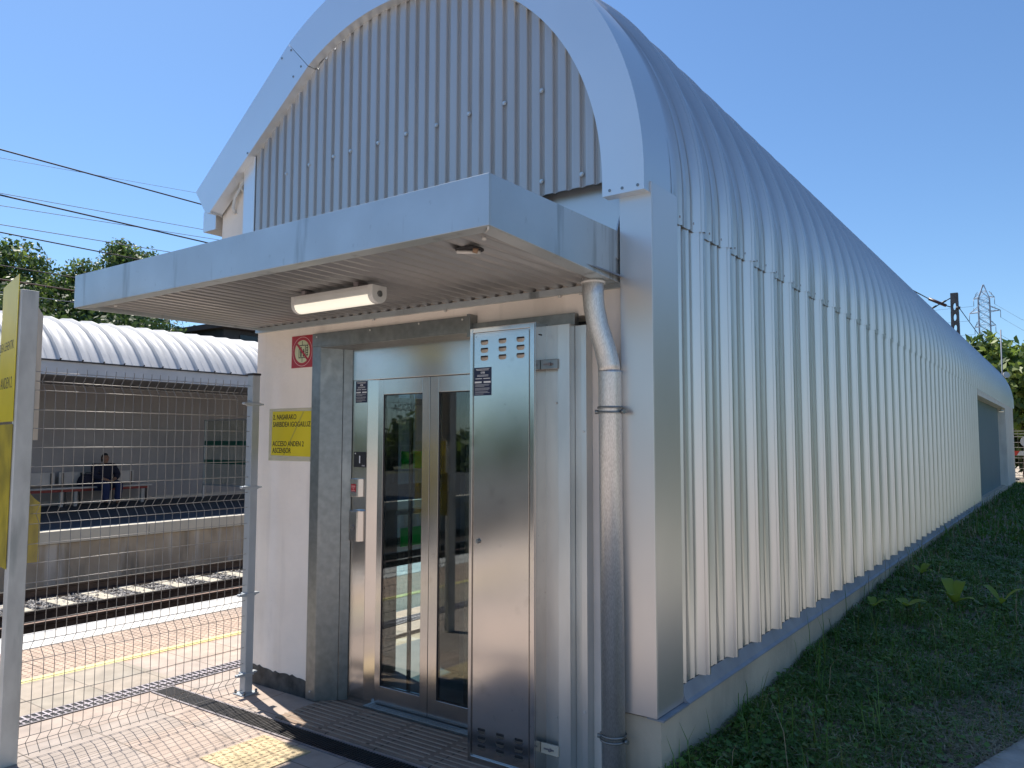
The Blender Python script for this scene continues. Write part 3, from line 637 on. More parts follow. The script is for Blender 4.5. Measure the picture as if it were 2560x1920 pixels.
# control cabinet
CB = empty('control_cabinet', (-2.47, 3.42, 0), 'tall brushed steel control cabinet standing beside the lift door', 'cabinet')
mb = MB(); mb.box(-2.682, -2.255, 3.352, 3.505, 0, 2.322); mb.build('body', STEEL, CB, bevel=.002)
mb = MB(); mb.box(-2.655, -2.292, 3.343, 3.3525, .05, 2.285); cdoor = mb.build('door', STEEL, CB, bevel=.0015)
mb = MB(); mb.box(-2.684, -2.664, 3.340, 3.352, 0.002, 2.318); mb.box(-2.284, -2.256, 3.340, 3.352, .002, 2.318); mb.box(-2.664, -2.284, 3.341, 3.352, 2.293, 2.318); mb.box(-2.664, -2.284, 3.341, 3.352, .002, .04); mb.build('frame_edge', STEEL, CB, bevel=.002)
LOUV = M('pressed_louver_steel', (.33, .31, .29), .42, .9, .08, 9)
def louver(x, z, lit_up):
    mb = MB(); n = 8; wd, h, d = .056, .018, .0065
    vs, fs = [], []
    for k in range(n+1):
        u = abs(2*k/n-1); e = math.sqrt(max(0, 1-u**4)); xx = x-wd/2+wd*k/n
        vs += [(xx, 3.3425-d*e, z), (xx, 3.3425-d*.75*e, z-h*.45*e), (xx, 3.3425, z-h*e)]
    for k in range(n):
        a = 3*k; fs += [(a, a+3, a+4, a+1), (a+1, a+4, a+5, a+2)]
    mb.add(vs, fs, smooth=True); lo = mb.build('louver', LOUV, cdoor, fix=False)
    sm = MB(); sm.add([(x-wd/2+.004, 3.3422, z+.0095), (x+wd/2-.004, 3.3422, z+.0095), (x+wd/2-.004, 3.3422, z-.008), (x-wd/2+.004, 3.3422, z-.008)], [(0, 1, 2, 3)]); sm.build('vent_slot', RECESSDARK, cdoor)
for cx in (-2.585, -2.463, -2.345):
    for r_ in range(3): louver(cx, 2.240-.043*r_, True)
    for r_ in range(3): louver(cx-.008, .182-.042*r_, True)
MB().disc((-2.62, 3.343, 1.165), (0, -1, 0), .013, .008, 14).disc((-2.62, 3.335, 1.165), (0, -1, 0), .008, .006, 10).build('lock', GALV, cdoor)
for z in (2.10, .155):
    mb = MB(); mb.box(-2.254, -2.150, 3.396, 3.408, z-.026, z+.026); o = mb.build('clasp', BEIGE if z < 1 else GALV, CB, bevel=.003)
    MB().box(-2.235, -2.175, 3.394, 3.396, z-.004, z+.004).disc((-2.195, 3.396, z), (0, -1, 0), .008, .012, 10).build('latch', GRATEEDGE, o)
MB().box(-2.254, -2.2535, 3.38, 3.41, 2.255, 2.262).build('slot', RECESSDARK, CB)
# stickers
def sticker(name, x0, x1, z0, z1, y, label):
    t = empty(name, ((x0+x1)/2, y, z0), label, 'sticker', 'navy service stickers on the steel')
    MB().box(x0, x1, y-.0012, y, z0, z1).build('backing', NAVY, t)
    wd, h = x1-x0, z1-z0; m = MB(); yy = y-.0018
    def bar(u0, u1, v0, v1): m.box(x0+wd*u0, x0+wd*u1, yy, yy+.0005, z0+h*v0, z0+h*v1)
    bar(.10, .88, .935, .95); bar(.14, .84, .895, .91); bar(.18, .82, .72, .735); bar(.18, .82, .68, .695); bar(.08, .46, .59, .615); bar(.54, .92, .59, .615)
    bar(.04, .44, .445, .505); bar(.56, .96, .445, .505)
    for v, u in ((.39, .9), (.355, .86), (.32, .6), (.26, .9), (.225, .9), (.19, .84), (.13, .8), (.095, .9), (.05, .55)): 
        m.box(x0+wd*.06, x0+wd*u, yy+.0002, yy+.0005, z0+h*v, z0+h*(v+.008))
    m.build('print', WHITE, t)
    text('lettering', 'OTIS', h*.085, ((x0+x1)/2, y-.0016, z0+h*.785), WHITE, t, align='CENTER', off=.0006)
sticker('sticker', -2.654, -2.536, 1.947, 2.100, 3.343, 'navy sticker with white print on the cabinet door below the vents')
sticker('sticker', -3.915, -3.806, 1.955, 2.099, 3.651, 'navy sticker with white print at the top of the door jamb')
# floor number plate, intercom, call button on the jamb
FN = empty('floor_plate', (-3.86, 3.65, 1.52), 'black plate with a white number one on the steel door jamb', 'sign')
MB().box(-3.918, -3.806, 3.645, 3.651, 1.525, 1.627).build('plate', BLACK, FN, bevel=.001)
text('number', '1', .068, (-3.862, 3.6445, 1.553), WHITE, FN, align='CENTER', off=.0012); text('lettering', 'OTIS', .013, (-3.828, 3.6445, 1.531), WHITE, FN, align='CENTER')
MB().box(-3.908, -3.900, 3.6443, 3.645, 1.612, 1.62).build('corner_mark', WHITE, FN)
IC = empty('alarm_panel', (-3.87, 3.65, 1.33), 'small steel box with a red label between the number plate and call button', 'panel')
def pbox(mb, x0, x1, z0, z1, y0=3.651, d=.03, bow=0):
    n = 8; poly = []
    for k in range(n+1):
        u = k/n; poly.append((x0+(x1-x0)*u, y0-d*(1-max(0, (u-.6)/.4)**2*.8)))
    poly = [(x0, y0)]+poly+[(x1, y0)]
    mb.prism(poly, z0, z1, 'z')
mb = MB(); pbox(mb, -3.921, -3.824, 1.33, 1.450); mb.build('housing', STEEL, IC, bevel=.003)
MB().box(-3.914, -3.868, 3.6195, 3.621, 1.357, 1.414).build('red_label', RED, IC, bevel=.004)
MB().box(-3.910, -3.872, 3.6190, 3.6195, 1.398, 1.403).box(-3.908, -3.874, 3.6190, 3.6195, 1.388, 1.391).box(-3.894, -3.888, 3.6190, 3.6195, 1.380, 1.385).box(-3.908, -3.874, 3.6190, 3.6195, 1.371, 1.374).build('print', PINK, IC)
MB().box(-3.913, -3.869, 3.6192, 3.6196, 1.355, 1.366).build('button', GRATEEDGE, IC)
CBT = empty('call_button_panel', (-3.87, 3.65, 1.04), 'steel call button plate with one round button on the door jamb', 'panel')
mb = MB(); pbox(mb, -3.928, -3.820, 1.04, 1.238); mb.prism([(-3.928+.108*u, 1.238+.009*math.sin(math.pi*u)) for u in np.linspace(0, 1, 9)], 3.624, 3.651); mb.build('housing', STEEL, CBT, bevel=.002)
MB().disc((-3.893, 3.6205, 1.132), (0, -1, 0), .018, .004, 18).build('button_ring', GRATEEDGE, CBT)
MB().disc((-3.893, 3.6165, 1.132), (0, -1, 0), .012, .003, 18).build('button', STEEL, CBT)
# prohibition sign
PS = empty('prohibition_sign', (-4.3, FY, 2.2), 'red square sign with crossed out lift and flames beside the door', 'sign')
sx0, sx1, sz0, sz1 = -4.413, -4.187, 2.203, 2.425; scx, scz = (sx0+sx1)/2, (sz0+sz1)/2
MB().box(sx0, sx1, FY-.0035, FY-.0005, sz0, sz1).build('panel', RED, PS)
def annulus(mb, r0, r1, y, n=48):
    for k in range(n):
        a, b = 2*math.pi*k/n, 2*math.pi*(k+1)/n
        mb.add([(scx+r0*math.cos(a), y, scz+r0*math.sin(a)), (scx+r1*math.cos(a), y, scz+r1*math.sin(a)), (scx+r1*math.cos(b), y, scz+r1*math.sin(b)), (scx+r0*math.cos(b), y, scz+r0*math.sin(b))], [(0, 1, 2, 3)])
mb = MB(); annulus(mb, .0985, .1025, FY-.0042); mb.build('ring', PINK, PS)
mb = MB(); annulus(mb, 0, .079, FY-.0042); mb.build('disc', CREAM, PS)
mb = MB(); y0, y1 = FY-.0052, FY-.0046
def bx(x0, x1, z0, z1): mb.box(scx+x0, scx+x1, y0, y1, scz+z0, scz+z1)
bx(-.036, -.031, -.045, .045); bx(.031, .036, -.045, .045); bx(-.036, .036, .040, .045); bx(-.036, .036, -.045, -.040); bx(-.002, .002, .045, .072); bx(-.002, .002, -.072, -.045)
mb.disc((scx-.012, y1, scz+.026), (0, -1, 0), .006, .0006, 12); bx(-.022, -.003, -.006, .018); bx(-.019, -.006, -.036, -.006)
mb.disc((scx+.014, y1, scz+.012), (0, -1, 0), .005, .0006, 12); bx(.006, .022, -.014, .006); bx(.008, .020, -.036, -.014)
for k in range(5):
    zz = -.034+k*.0165
    mb.add([(scx+.041, y0, scz+zz+.008), (scx+.052, y0, scz+zz), (scx+.062, y0, scz+zz+.008), (scx+.060, y0, scz+zz+.020), (scx+.053, y0, scz+zz+.009), (scx+.046, y0, scz+zz+.014)], [(0, 1, 2, 4, 5), (2, 3, 4)])
mb.build('pictogram', PRINT, PS)
mb = MB(); ca = math.sqrt(.5); tt = .0085
mb.add([(scx-.06-tt*ca, FY-.0056, scz+.06-tt*ca), (scx-.06+tt*ca, FY-.0056, scz+.06+tt*ca), (scx+.06+tt*ca, FY-.0056, scz-.06+tt*ca), (scx+.06-tt*ca, FY-.0056, scz-.06-tt*ca)], [(0, 1, 2, 3)]); mb.build('slash', RED, PS)
# yellow notice
YS = empty('notice', (-4.4, FY, 1.6), 'yellow paper notice about lift access taped to the white wall', 'notice')
MB().box(-4.645, -4.180, FY-.0015, FY-.0005, 1.560, 1.925).build('plastic_sleeve', SLEEVE, YS)
MB().add([(-4.607, FY-.003, 1.905), (-4.185, FY-.003, 1.902), (-4.188, FY-.003, 1.592), (-4.615, FY-.003, 1.598)], [(3, 2, 1, 0)]).build('paper', YELLOW, YS)
for k, (s, z) in enumerate((('2. NASARAKO', 1.848), ('SARBIDEA IGOGAILUZ', 1.797), ('ACCESO ANDEN 2', 1.662), ('ASCENSOR', 1.615))):
    text('lettering', s, .050, (-4.600, FY-.0035, z), PRINT, YS, xs=.80, off=.0005)
MB().add([(-4.28, FY-.0036, 1.90), (-4.265, FY-.0036, 1.90), (-4.40, FY-.0036, 1.70), (-4.47, FY-.0036, 1.60), (-4.48, FY-.0036, 1.60)], [(0, 1, 2, 3, 4)]).build('crease', M('paper_crease', (.47, .40, .05), .4), YS)

# ================================================================== FENCE
FXX = -4.60
FN_ = empty('mesh_fence', (FXX, 2.6, 0), 'grey welded wire mesh fence panel between the sign post and square post', 'fence')
folds = [2.025, 1.298, .571, .075]
def fx(z):
    d = 0
    for f in folds: d = max(d, 1-abs(z-f)/.05)
    return FXX-.046*max(0, d)
zs = sorted(set([2.105, .02]+[f+s for f in folds for s in (-.05, 0, .05)]))
zs = [z for z in zs if .02 <= z <= 2.105]
mb = MB()
for k in range(26):
    y = 1.88+k*.0555
    mb.tube([(fx(z), y, z) for z in zs], .0020, 5)
hz = [2.075, 2.025, 1.973, 1.865, 1.763, 1.66, 1.555, 1.452, 1.348, 1.298, 1.247, 1.14, 1.036, .933, .829, .725, .621, .571, .52, .415, .31, .205, .125, .075, .03]
mbh = MB()
for z in hz: mbh.tube([(fx(z)+.004, 1.86, z), (fx(z)+.004, 3.315, z)], .0020, 5)
mb.build('vertical_wires', WIRE, FN_); mbh.build('horizontal_wires', WIRE, FN_)
SP = empty('fence_post', (FXX, 3.34, 0), 'square grey painted fence post with black cap and metal clips', 'post')
MB().box(FXX-.03, FXX+.03, 3.31, 3.37, .008, 2.15).build('post', POST, SP, bevel=.004)
MB().box(FXX-.034, FXX+.034, 3.306, 3.374, 2.15, 2.165).build('cap', BLACK, SP, bevel=.003)
MB().box(FXX-.06, FXX+.06, 3.28, 3.40, 0.001, .009).build('base_plate', POST, SP, bevel=.002)
for dx, dy in ((-.047, .047), (.047, .047), (.047, -.047), (-.047, -.047)): MB().disc((FXX+dx, 3.34+dy, .009), (0, 0, 1), .009, .02, 6).build('bolt', GALV, SP)
for z in (1.95, 1.38, .661, .134):
    mb = MB(); mb.box(FXX-.036, FXX+.036, 3.304, 3.376, z-.011, z+.011)
    mb.prism([(3.245, z-.004), (3.304, z-.012), (3.304, z+.012), (3.245, z+.010)], FXX+.005, FXX+.034, 'x'); mb.prism([(3.376, z-.010), (3.415, z-.004), (3.415, z+.006), (3.376, z+.010)], FXX-.02, FXX+.02, 'x')
    mb.build('fence_clip', POST, SP, bevel=.003)
# sign post with sheets
GP = empty('sign_post', (FXX, 1.885, 0), 'tall galvanised steel sign post at the left end of the mesh fence', 'post')
MB().box(FXX-.03, FXX+.018, 1.842, 1.930, 0, 2.515).build('post', GALVL, GP, bevel=.003)
def leaned_sheet(name, p, d, wdt, z0, z1, mat, label, curl=0., cat='notice', n=10, zt_l=0., zb_l=0., th=.003):
    t = empty(name, (p[0], p[1], z0), label, cat)
    mb = MB(); d = Vector((d[0], d[1], 0)).normalized(); nn = Vector((d.y, -d.x, 0))
    pts = []
    for k in range(n+1):
        u = k/n; q = Vector((p[0], p[1], 0))+d*wdt*u+nn*curl*u*u
        pts.append((q, z0+zb_l*u, z1+zt_l*u))
    for k in range(n):
        (a, a0, a1), (b, b0, b1) = pts[k], pts[k+1]
        mb.hexa([(a.x, a.y, a0), (b.x, b.y, b0), (b.x-nn.x*th, b.y-nn.y*th, b0), (a.x-nn.x*th, a.y-nn.y*th, a0), (a.x, a.y, a1), (b.x, b.y, b1), (b.x-nn.x*th, b.y-nn.y*th, b1), (a.x-nn.x*th, a.y-nn.y*th, a1)])
    mb.build('sheet', mat, t); return t, d
al = R(168); dirL = (math.cos(al), math.sin(al)+0.0)
t1, d1 = leaned_sheet('notice', (FXX-.005, 1.838), (-.980, .20), .42, 1.80, 2.60, YELLOW, 'upper yellow plastic notice on the front of the sign post', zt_l=-.02)
rz = math.atan2(-.20, .980)
def on_sheet(s, u, z, size, align='RIGHT'):
    p = Vector((FXX-.005, 1.838, 0))+Vector((-.980, .20, 0)).normalized()*u; nrm = Vector((-.20, -.98, 0))*.003
    text('lettering', s, size, (p.x+nrm.x, p.y+nrm.y, z), PRINT, t1, rot=(math.pi/2, 0, rz), align=align, xs=.8)
on_sheet('SARBIDEA LEHENTIK', .06, 2.20, .07); on_sheet('ACCESO ANDEN 2', .06, 1.985, .09)
leaned_sheet('notice', (FXX-.005, 1.838), (-.980, .18), .42, 1.02, 1.785, YELLOW_OLD, 'lower faded yellow notice on the front of the sign post')
leaned_sheet('board', (FXX, 1.935), (-.883, .469), .30, 1.70, 2.43, BEIGE, 'thin beige board on the back of the sign post', cat='board', th=.006)
leaned_sheet('notice', (FXX-.002, 1.936), (-.872, .49), .25, 1.04, 1.42, YELLOW_OLD, 'folded yellow notice low on the back of the sign post', curl=.03, zt_l=-.08, zb_l=-.03)

# ================================================================== FAR PLATFORM
SH = empty('platform_shelter', (-17.8, 15, FP), 'long platform shelter with a white curved ribbed roof across the tracks', 'shelter')
Y0S, Y1S = -8, 40
def spath(off):
    pts = [(-15.95, 3.25), (-16.12, 3.46), (-16.35, 3.70), (-16.65, 3.93), (-17.0, 4.12), (-17.4, 4.24), (-17.8, 4.28), (-18.3, 4.22), (-18.8, 4.02), (-19.3, 3.65), (-19.55, 3.3), (-19.62, 3.0)]
    out = []
    for k, p in enumerate(pts):
        a = pts[max(0, k-1)]; b = pts[min(len(pts)-1, k+1)]; t = Vector((b[0]-a[0], b[1]-a[1])).normalized(); out.append((p, (t.y, -t.x) if t.y > 0 and False else (-t.y*-1 if False else t.y, -t.x)))
    return out
def shelter_roof():
    ys, hs = [], []
    for k in range(int((Y1S-Y0S)/.42)):
        y = Y0S+k*.42
        for a, h in ((0, 0), (.006, .065), (.036, .065), (.042, 0), (.21, 0), (.215, .008), (.225, .008), (.23, 0)): ys.append(y+a); hs.append(h)
    ys = np.array(ys); hs = np.array(hs); path = spath(0); n, m = len(path), len(ys)
    P = np.array([p[0] for p in path]); Nn = np.array([p[1] for p in path])
    c = np.array([-17.8, 2.5]); s = np.sign(((P-c)*Nn).sum(1)); Nn = Nn*s[:, None]
    V = np.zeros((n, m, 3)); V[..., 0] = P[:, :1]+Nn[:, :1]*hs; V[..., 2] = P[:, 1:]+Nn[:, 1:]*hs; V[..., 1] = ys
    i, j = np.meshgrid(np.arange(n-1), np.arange(m-1), indexing='ij'); a = (i*m+j).ravel()
    fast_mesh('roof', V.reshape(-1, 3), np.stack([a, a+1, a+m+1, a+m], -1), SHELTERROOF, parent=SH)
shelter_roof()
MB().box(-16.08, -15.98, Y0S, Y1S, 2.99, 3.235).box(-16.2, -15.95, Y0S, Y1S, 2.965, 2.99).build('eave_beam', SHELTERBEAM, SH)
MB().box(-15.99, -15.93, Y0S, Y1S, 3.238, 3.262).build('gutter_edge', BLACK, SH)
MB().box(-19.80, -19.62, Y0S, Y1S, FP, 3.05).build('back_wall', SHELTERWALL, SH)
MB().box(-19.62, -16.1, Y0S, Y1S, 3.02, 3.06).build('ceiling', SHELTERWALL, SH)
MB().box(-19.618, -19.58, Y0S, Y1S, FP+.001, FP+.10).build('skirting', BENCHG, SH)
WS = empty('glass_screen', (-18.1, 12.4, FP), 'glass windscreen with two dark green bands at the end of the waiting area', 'screen')
fr = MB(); fr.box(-19.19, -19.15, 12.38, 12.42, FP, 2.27); fr.box(-16.95, -16.90, 12.38, 12.42, FP, 2.27); fr.box(-19.15, -16.95, 12.38, 12.42, 2.23, 2.27); fr.box(-19.15, -16.95, 12.38, 12.42, .50, .54); fr.build('frame', SHELTERBEAM, WS)
MB().box(-19.15, -16.95, 12.396, 12.404, .54, 2.23).build('glass_pane', GLASSCLR, WS)
MB().box(-19.15, -16.95, 12.388, 12.395, 1.575, 1.69).box(-19.15, -16.95, 12.388, 12.395, 1.08, 1.19).build('green_band', DGREEN, WS)
# benches
def bench(y0, y1, backs, legs, label):
    t = empty('bench', (-19.15, (y0+y1)/2, FP), label, 'bench', 'benches in the far shelter')
    MB().box(-19.25, -18.98, y0, y1, .565, .605).build('seat', BENCHW, t, bevel=.006)
    MB().box(-19.22, -19.03, y0+.05, y1-.1, .50, .562).build('seat_frame', BENCHR, t)
    for a, b in backs: MB().box(-19.36, -19.33, a, b, .66, .95).build('backrest', BENCHW, t, bevel=.005)
    for a, b in backs:
        for y in (a+.06, b-.1): MB().box(-19.33, -19.30, y, y+.035, .50, .93).build('back_bracket', BENCHD, t)
    for y in legs:
        MB().box(-19.10, -19.04, y, y+.07, FP, .50).build('leg', BENCHG, t); MB().box(-19.10, -19.05, y+.13, y+.16, FP, .50).box(-19.32, -19.27, y+.13, y+.16, FP, .50).build('leg', BENCHD, t)
bench(7.0, 9.52, ((7.2, 7.9), (7.965, 8.66), (8.755, 9.33)), (7.4, 8.66, 8.98), 'long white slatted bench with red frame, left of the seated person')
bench(9.62, 10.85, ((9.97, 10.55),), (9.75, 10.60), 'short white bench with red frame under the seated person')
# person seated
PE = local(empty('person', (-19.10, 9.68, FP), 'person in dark navy coat and blue trousers sitting on the far bench', 'person'))
def skin(name, pts, edges, mat, root=0, lv=2, parent=PE):
    me = bpy.data.meshes.new(name); me.from_pydata([p[:3] for p in pts], edges, []); me.materials.append(mat)
    o = bpy.data.objects.new(name, me); COL.objects.link(o); o.parent = parent
    m = o.modifiers.new('skin', 'SKIN'); m.use_smooth_shade = True
    for k, p in enumerate(pts):
        r_ = p[3] if len(p) == 4 else (p[3], p[4])
        me.skin_vertices[0].data[k].radius = (r_, r_) if not isinstance(r_, tuple) else r_
        me.skin_vertices[0].data[k].use_root = (k == root)
    s = o.modifiers.new('sub', 'SUBSURF'); s.levels = lv; s.render_levels = lv
    return o
B = [(0, 0, .50, .13), (.01, 0, .68, .125), (.03, 0, .86, .14), (.04, 0, .985, .05), (.06, 0, 1.04, .062), (.055, 0, 1.13, .082), (.05, 0, 1.19, .05),
     (.03, .18, .92, .065), (.10, .27, .70, .05), (.27, .12, .60, .04), (.33, .04, .585, .028),
     (.03, -.18, .92, .065), (.10, -.27, .70, .05), (.27, -.12, .60, .04), (.33, -.04, .585, .028),
     (.06, .11, .49, .095), (.44, .15, .50, .07), (.40, .14, .08, .045), (.53, .15, .035, .035),
     (.06, -.11, .49, .095), (.44, -.15, .50, .07), (.40, -.14, .08, .045), (.53, -.15, .035, .035)]
skin('body', B, [(0, 1), (1, 2), (2, 3), (3, 4), (4, 5), (5, 6), (2, 7), (7, 8), (8, 9), (9, 10), (2, 11), (11, 12), (12, 13), (13, 14), (0, 15), (15, 16), (16, 17), (17, 18), (0, 19), (19, 20), (20, 21), (21, 22)], SKIN)
skin('coat', [(.0, 0, .47, .19), (.01, 0, .68, .18), (.03, 0, .85, .185), (.035, 0, .94, .11), (.03, .20, .91, .095), (.10, .29, .70, .082), (.25, .14, .61, .062), (.03, -.20, .91, .095), (.10, -.29, .70, .082), (.25, -.14, .61, .062)],
     [(0, 1), (1, 2), (2, 3), (2, 4), (4, 5), (5, 6), (2, 7), (7, 8), (8, 9)], COAT)
skin('trousers', [(0, 0, .48, .16), (.08, .11, .49, .125), (.44, .16, .50, .10), (.41, .15, .30, .09), (.40, .145, .10, .085), (.08, -.11, .49, .125), (.44, -.16, .50, .10), (.41, -.15, .30, .09), (.40, -.145, .10, .085)],
     [(0, 1), (1, 2), (2, 3), (3, 4), (0, 5), (5, 6), (6, 7), (7, 8)], TROUS)
for s in (-1, 1):
    skin('shoe', [(.37, s*.145, .05, .05), (.48, s*.15, .04, .045), (.56, s*.155, .035, .035)], [(0, 1), (1, 2)], SHOE, lv=1)
    for k in range(5):
        yy = s*(.055-.018*k) if k < 4 else s*.07; xx = .335
        skin('finger', [(xx, yy, .59, .010), (xx+.035, yy-s*.012, .583, .009), (xx+.055-.006*abs(k-1), yy-s*.025, .565, .008)], [(0, 1), (1, 2)], SKIN, lv=1)
    skin('eye', [(.128, s*.03, 1.125, .010), (.132, s*.03, 1.125, .008)], [(0, 1)], EYE, lv=1)
    skin('ear', [(.055, s*.082, 1.12, .018), (.05, s*.088, 1.10, .014)], [(0, 1)], SKIN, lv=1)
skin('nose', [(.135, 0, 1.12, .012), (.15, 0, 1.10, .014)], [(0, 1)], SKIN, lv=1); skin('mouth', [(.128, -.02, 1.065, .007), (.132, .0, 1.064, .008), (.128, .02, 1.065, .007)], [(0, 1), (1, 2)], RED, lv=1)
skin('hair', [(.0, 0, 1.00, .075), (.0, 0, 1.10, .095), (.03, 0, 1.185, .075), (.075, 0, 1.205, .045), (.02, .07, 1.10, .045), (.02, -.07, 1.10, .045)], [(0, 1), (1, 2), (2, 3), (1, 4), (1, 5)], HAIR)
BG = empty('bag', (-19.1, 9.27, .605), 'dark rounded bag resting on the bench beside the seated person', 'bag')
mb = MB(); mb.prism([(9.12, .607), (9.42, .607), (9.43, .75), (9.40, .85), (9.33, .90), (9.22, .89), (9.15, .82), (9.11, .72)], -19.26, -19.02, 'x'); mb.build('bag_body', COAT, BG, bevel=.03)
MB().tube([(-19.02, 9.18, .84), (-19.0, 9.2, .93), (-19.0, 9.34, .93), (-19.02, 9.36, .85)], .012, 6).build('strap', BENCHD, BG)

# ================================================================== OVERHEAD WIRES, MAST, PYLON
def wire(pts, r, mat, label, group='overhead wires above the tracks', cat='wire'):
    o = MB().tube(pts, r, 6).build('overhead_wire', mat); tag(o, label, cat, group); return o
def yw(z, r, mat, label, zz=None, x=-10, ya=3.75, yb=6.4):
    s = 0 if zz is None else (zz-z)/(yb-ya); y0, y1 = -30, 55
    if s: y0, y1 = -4, 16
    wire([(x, y, z+s*(y-ya)) for y in np.linspace(y0, y1, 12)], r, mat, label)
yw(5.07, .0095, CABLE, 'highest thick black wire above the tracks on the left')
yw(4.535, .010, CABLE, 'thick black wire midway up the sky on the left')
yw(4.557, .004, CABLE_F, 'faint thin wire just above the middle thick black wire', 4.715)
yw(4.412, .004, CABLE_F, 'faint thin wire crossing beneath the middle thick black wire', 4.602)
yw(4.19, .005, CABLE_F, 'pale thin wire just above the third dark wire', 4.311)
yw(4.10, .008, CABLE, 'dark wire crossing the top of the pale left tree')
yw(3.715, .007, CABLE, 'dark wire crossing the dark tree above the copper wire')
yw(3.553, .009, CABLE_B, 'brownish copper wire crossing the dark tree')
yw(3.405, .004, CABLE_F, 'lowest thin wire above the white shelter roof')
yw(5.092, .0025, CABLE_F, 'barely visible highest thin wire against the sky', 5.215, ya=4.96, yb=6.21)
# catenary mast with holes
MA = empty('catenary_mast', (-5.14, 50, 0), 'dark concrete catenary mast with a row of oval holes', 'mast')
mb = MB(); zt = 10.1; pw = .21
nz = 13; hole_h = .52
def mast_mesh():
    mb = MB(); dep = .16
    def hw(z): return .185+.028*(zt-z)/2.5
    mb.box(-5.14-hw(zt), -5.14+hw(zt), 50-dep, 50+dep, zt-.45, zt)
    z = zt-.45
    while z > .2:
        h = .62; a = hw(z); i = a*.42; n = 6
        # ring of segments around an oval hole
        cz = z-h/2
        pts_o = []; pts_i = []
        for k in range(24):
            t = 2*math.pi*k/24; ci, si = math.cos(t), math.sin(t)
            m_ = max(abs(ci), abs(si)); pts_o.append((-5.14+a*ci/m_, cz+h/2*si/m_)); pts_i.append((-5.14+i*ci, cz+h*.34*si))
        for k in range(24):
            j = (k+1) % 24; o0, o1, i0, i1 = pts_o[k], pts_o[j], pts_i[k], pts_i[j]
            mb.hexa([(o0[0], 50-dep, o0[1]), (o1[0], 50-dep, o1[1]), (i1[0], 50-dep, i1[1]), (i0[0], 50-dep, i0[1]), (o0[0], 50+dep, o0[1]), (o1[0], 50+dep, o1[1]), (i1[0], 50+dep, i1[1]), (i0[0], 50+dep, i0[1])])
        z -= h
    return mb
mast_mesh().build('pole', MASTC, MA)
MB().tube([(-5.05, 49.8, 9.22), (-4.85, 49.8, 9.2)], .09, 8).build('bracket', BENCHD, MA)
wire([(-2.4, 14, 4.35), (-3.375, 20, 5.615), (-5.0, 30, 7.45), (-6.40, 50, 9.90)], .028, CABLE, 'thick catenary wire running from the vault roof to the mast', 'wires at the catenary mast')
IN = MB().tube([(-6.42, 50, 9.92), (-5.56, 50, 9.43)], .085, 8).build('insulator', PORC); tag(IN, 'long brown rod insulator left of the catenary mast', 'insulator')
wire([(-5.56, 50, 9.43), (-5.33, 50, 9.33)], .03, CABLE, 'short wire between the brown insulator and the mast', 'wires at the catenary mast')
wire([(-5.33, 50, 9.84), (-5.75, 50, 9.62), (-6.45, 50, 9.25), (-7.2, 50, 8.8)], .03, CABLE, 'thin stay crossing behind the brown insulator', 'wires at the catenary mast')
for c, l in (((-5.72, 50, 9.635), 'small upper insulator on the stay beside the mast'), ((-6.2, 50, 9.39), 'small lower insulator on the stay beside the mast')):
    o = MB().tube([Vector(c)-Vector((.16, 0, .083)), Vector(c)+Vector((.16, 0, .083))], .055, 6).build('insulator', BENCHD); tag(o, l, 'insulator')
wire([(-4.9, 50, 9.2), (-3.944, 50, 7.492), (-3.4, 50, 6.5)], .022, CABLE, 'sloping guy wire descending right of the mast', 'wires at the catenary mast')
# lattice pylon
PY = empty('transmission_pylon', (-18.6, 250, 0), 'tall grey lattice power pylon with three pairs of arms in the distance', 'pylon')
def lattice():
    mb = MB(); cx = -18.6; cy = 250
    def half(z): return 3.6-(3.6-1.35)*min(1, z/30) if z < 30 else (1.35 if z < 41.5 else max(.12, 1.35*(45.4-z)/4.0))
    lv = [0, 6, 12, 17, 21, 25, 27.5, 30, 32, 34, 36, 38, 40, 41.5, 43.5, 45.3]
    for a, b in zip(lv[:-1], lv[1:]):
        ha, hb = half(a), half(b)
        ca = [(cx-ha, cy-ha, a), (cx+ha, cy-ha, a), (cx+ha, cy+ha, a), (cx-ha, cy+ha, a)]; cb = [(cx-hb, cy-hb, b), (cx+hb, cy-hb, b), (cx+hb, cy+hb, b), (cx-hb, cy+hb, b)]
        for k in range(4):
            j = (k+1) % 4
            mb.tube([ca[k], cb[k]], .10, 4, cap=False); mb.tube([ca[k], cb[j]], .05, 4, cap=False); mb.tube([ca[j], cb[k]], .05, 4, cap=False); mb.tube([cb[k], cb[j]], .05, 4, cap=False)
    return mb
lattice().build('tower', PYLON, PY)
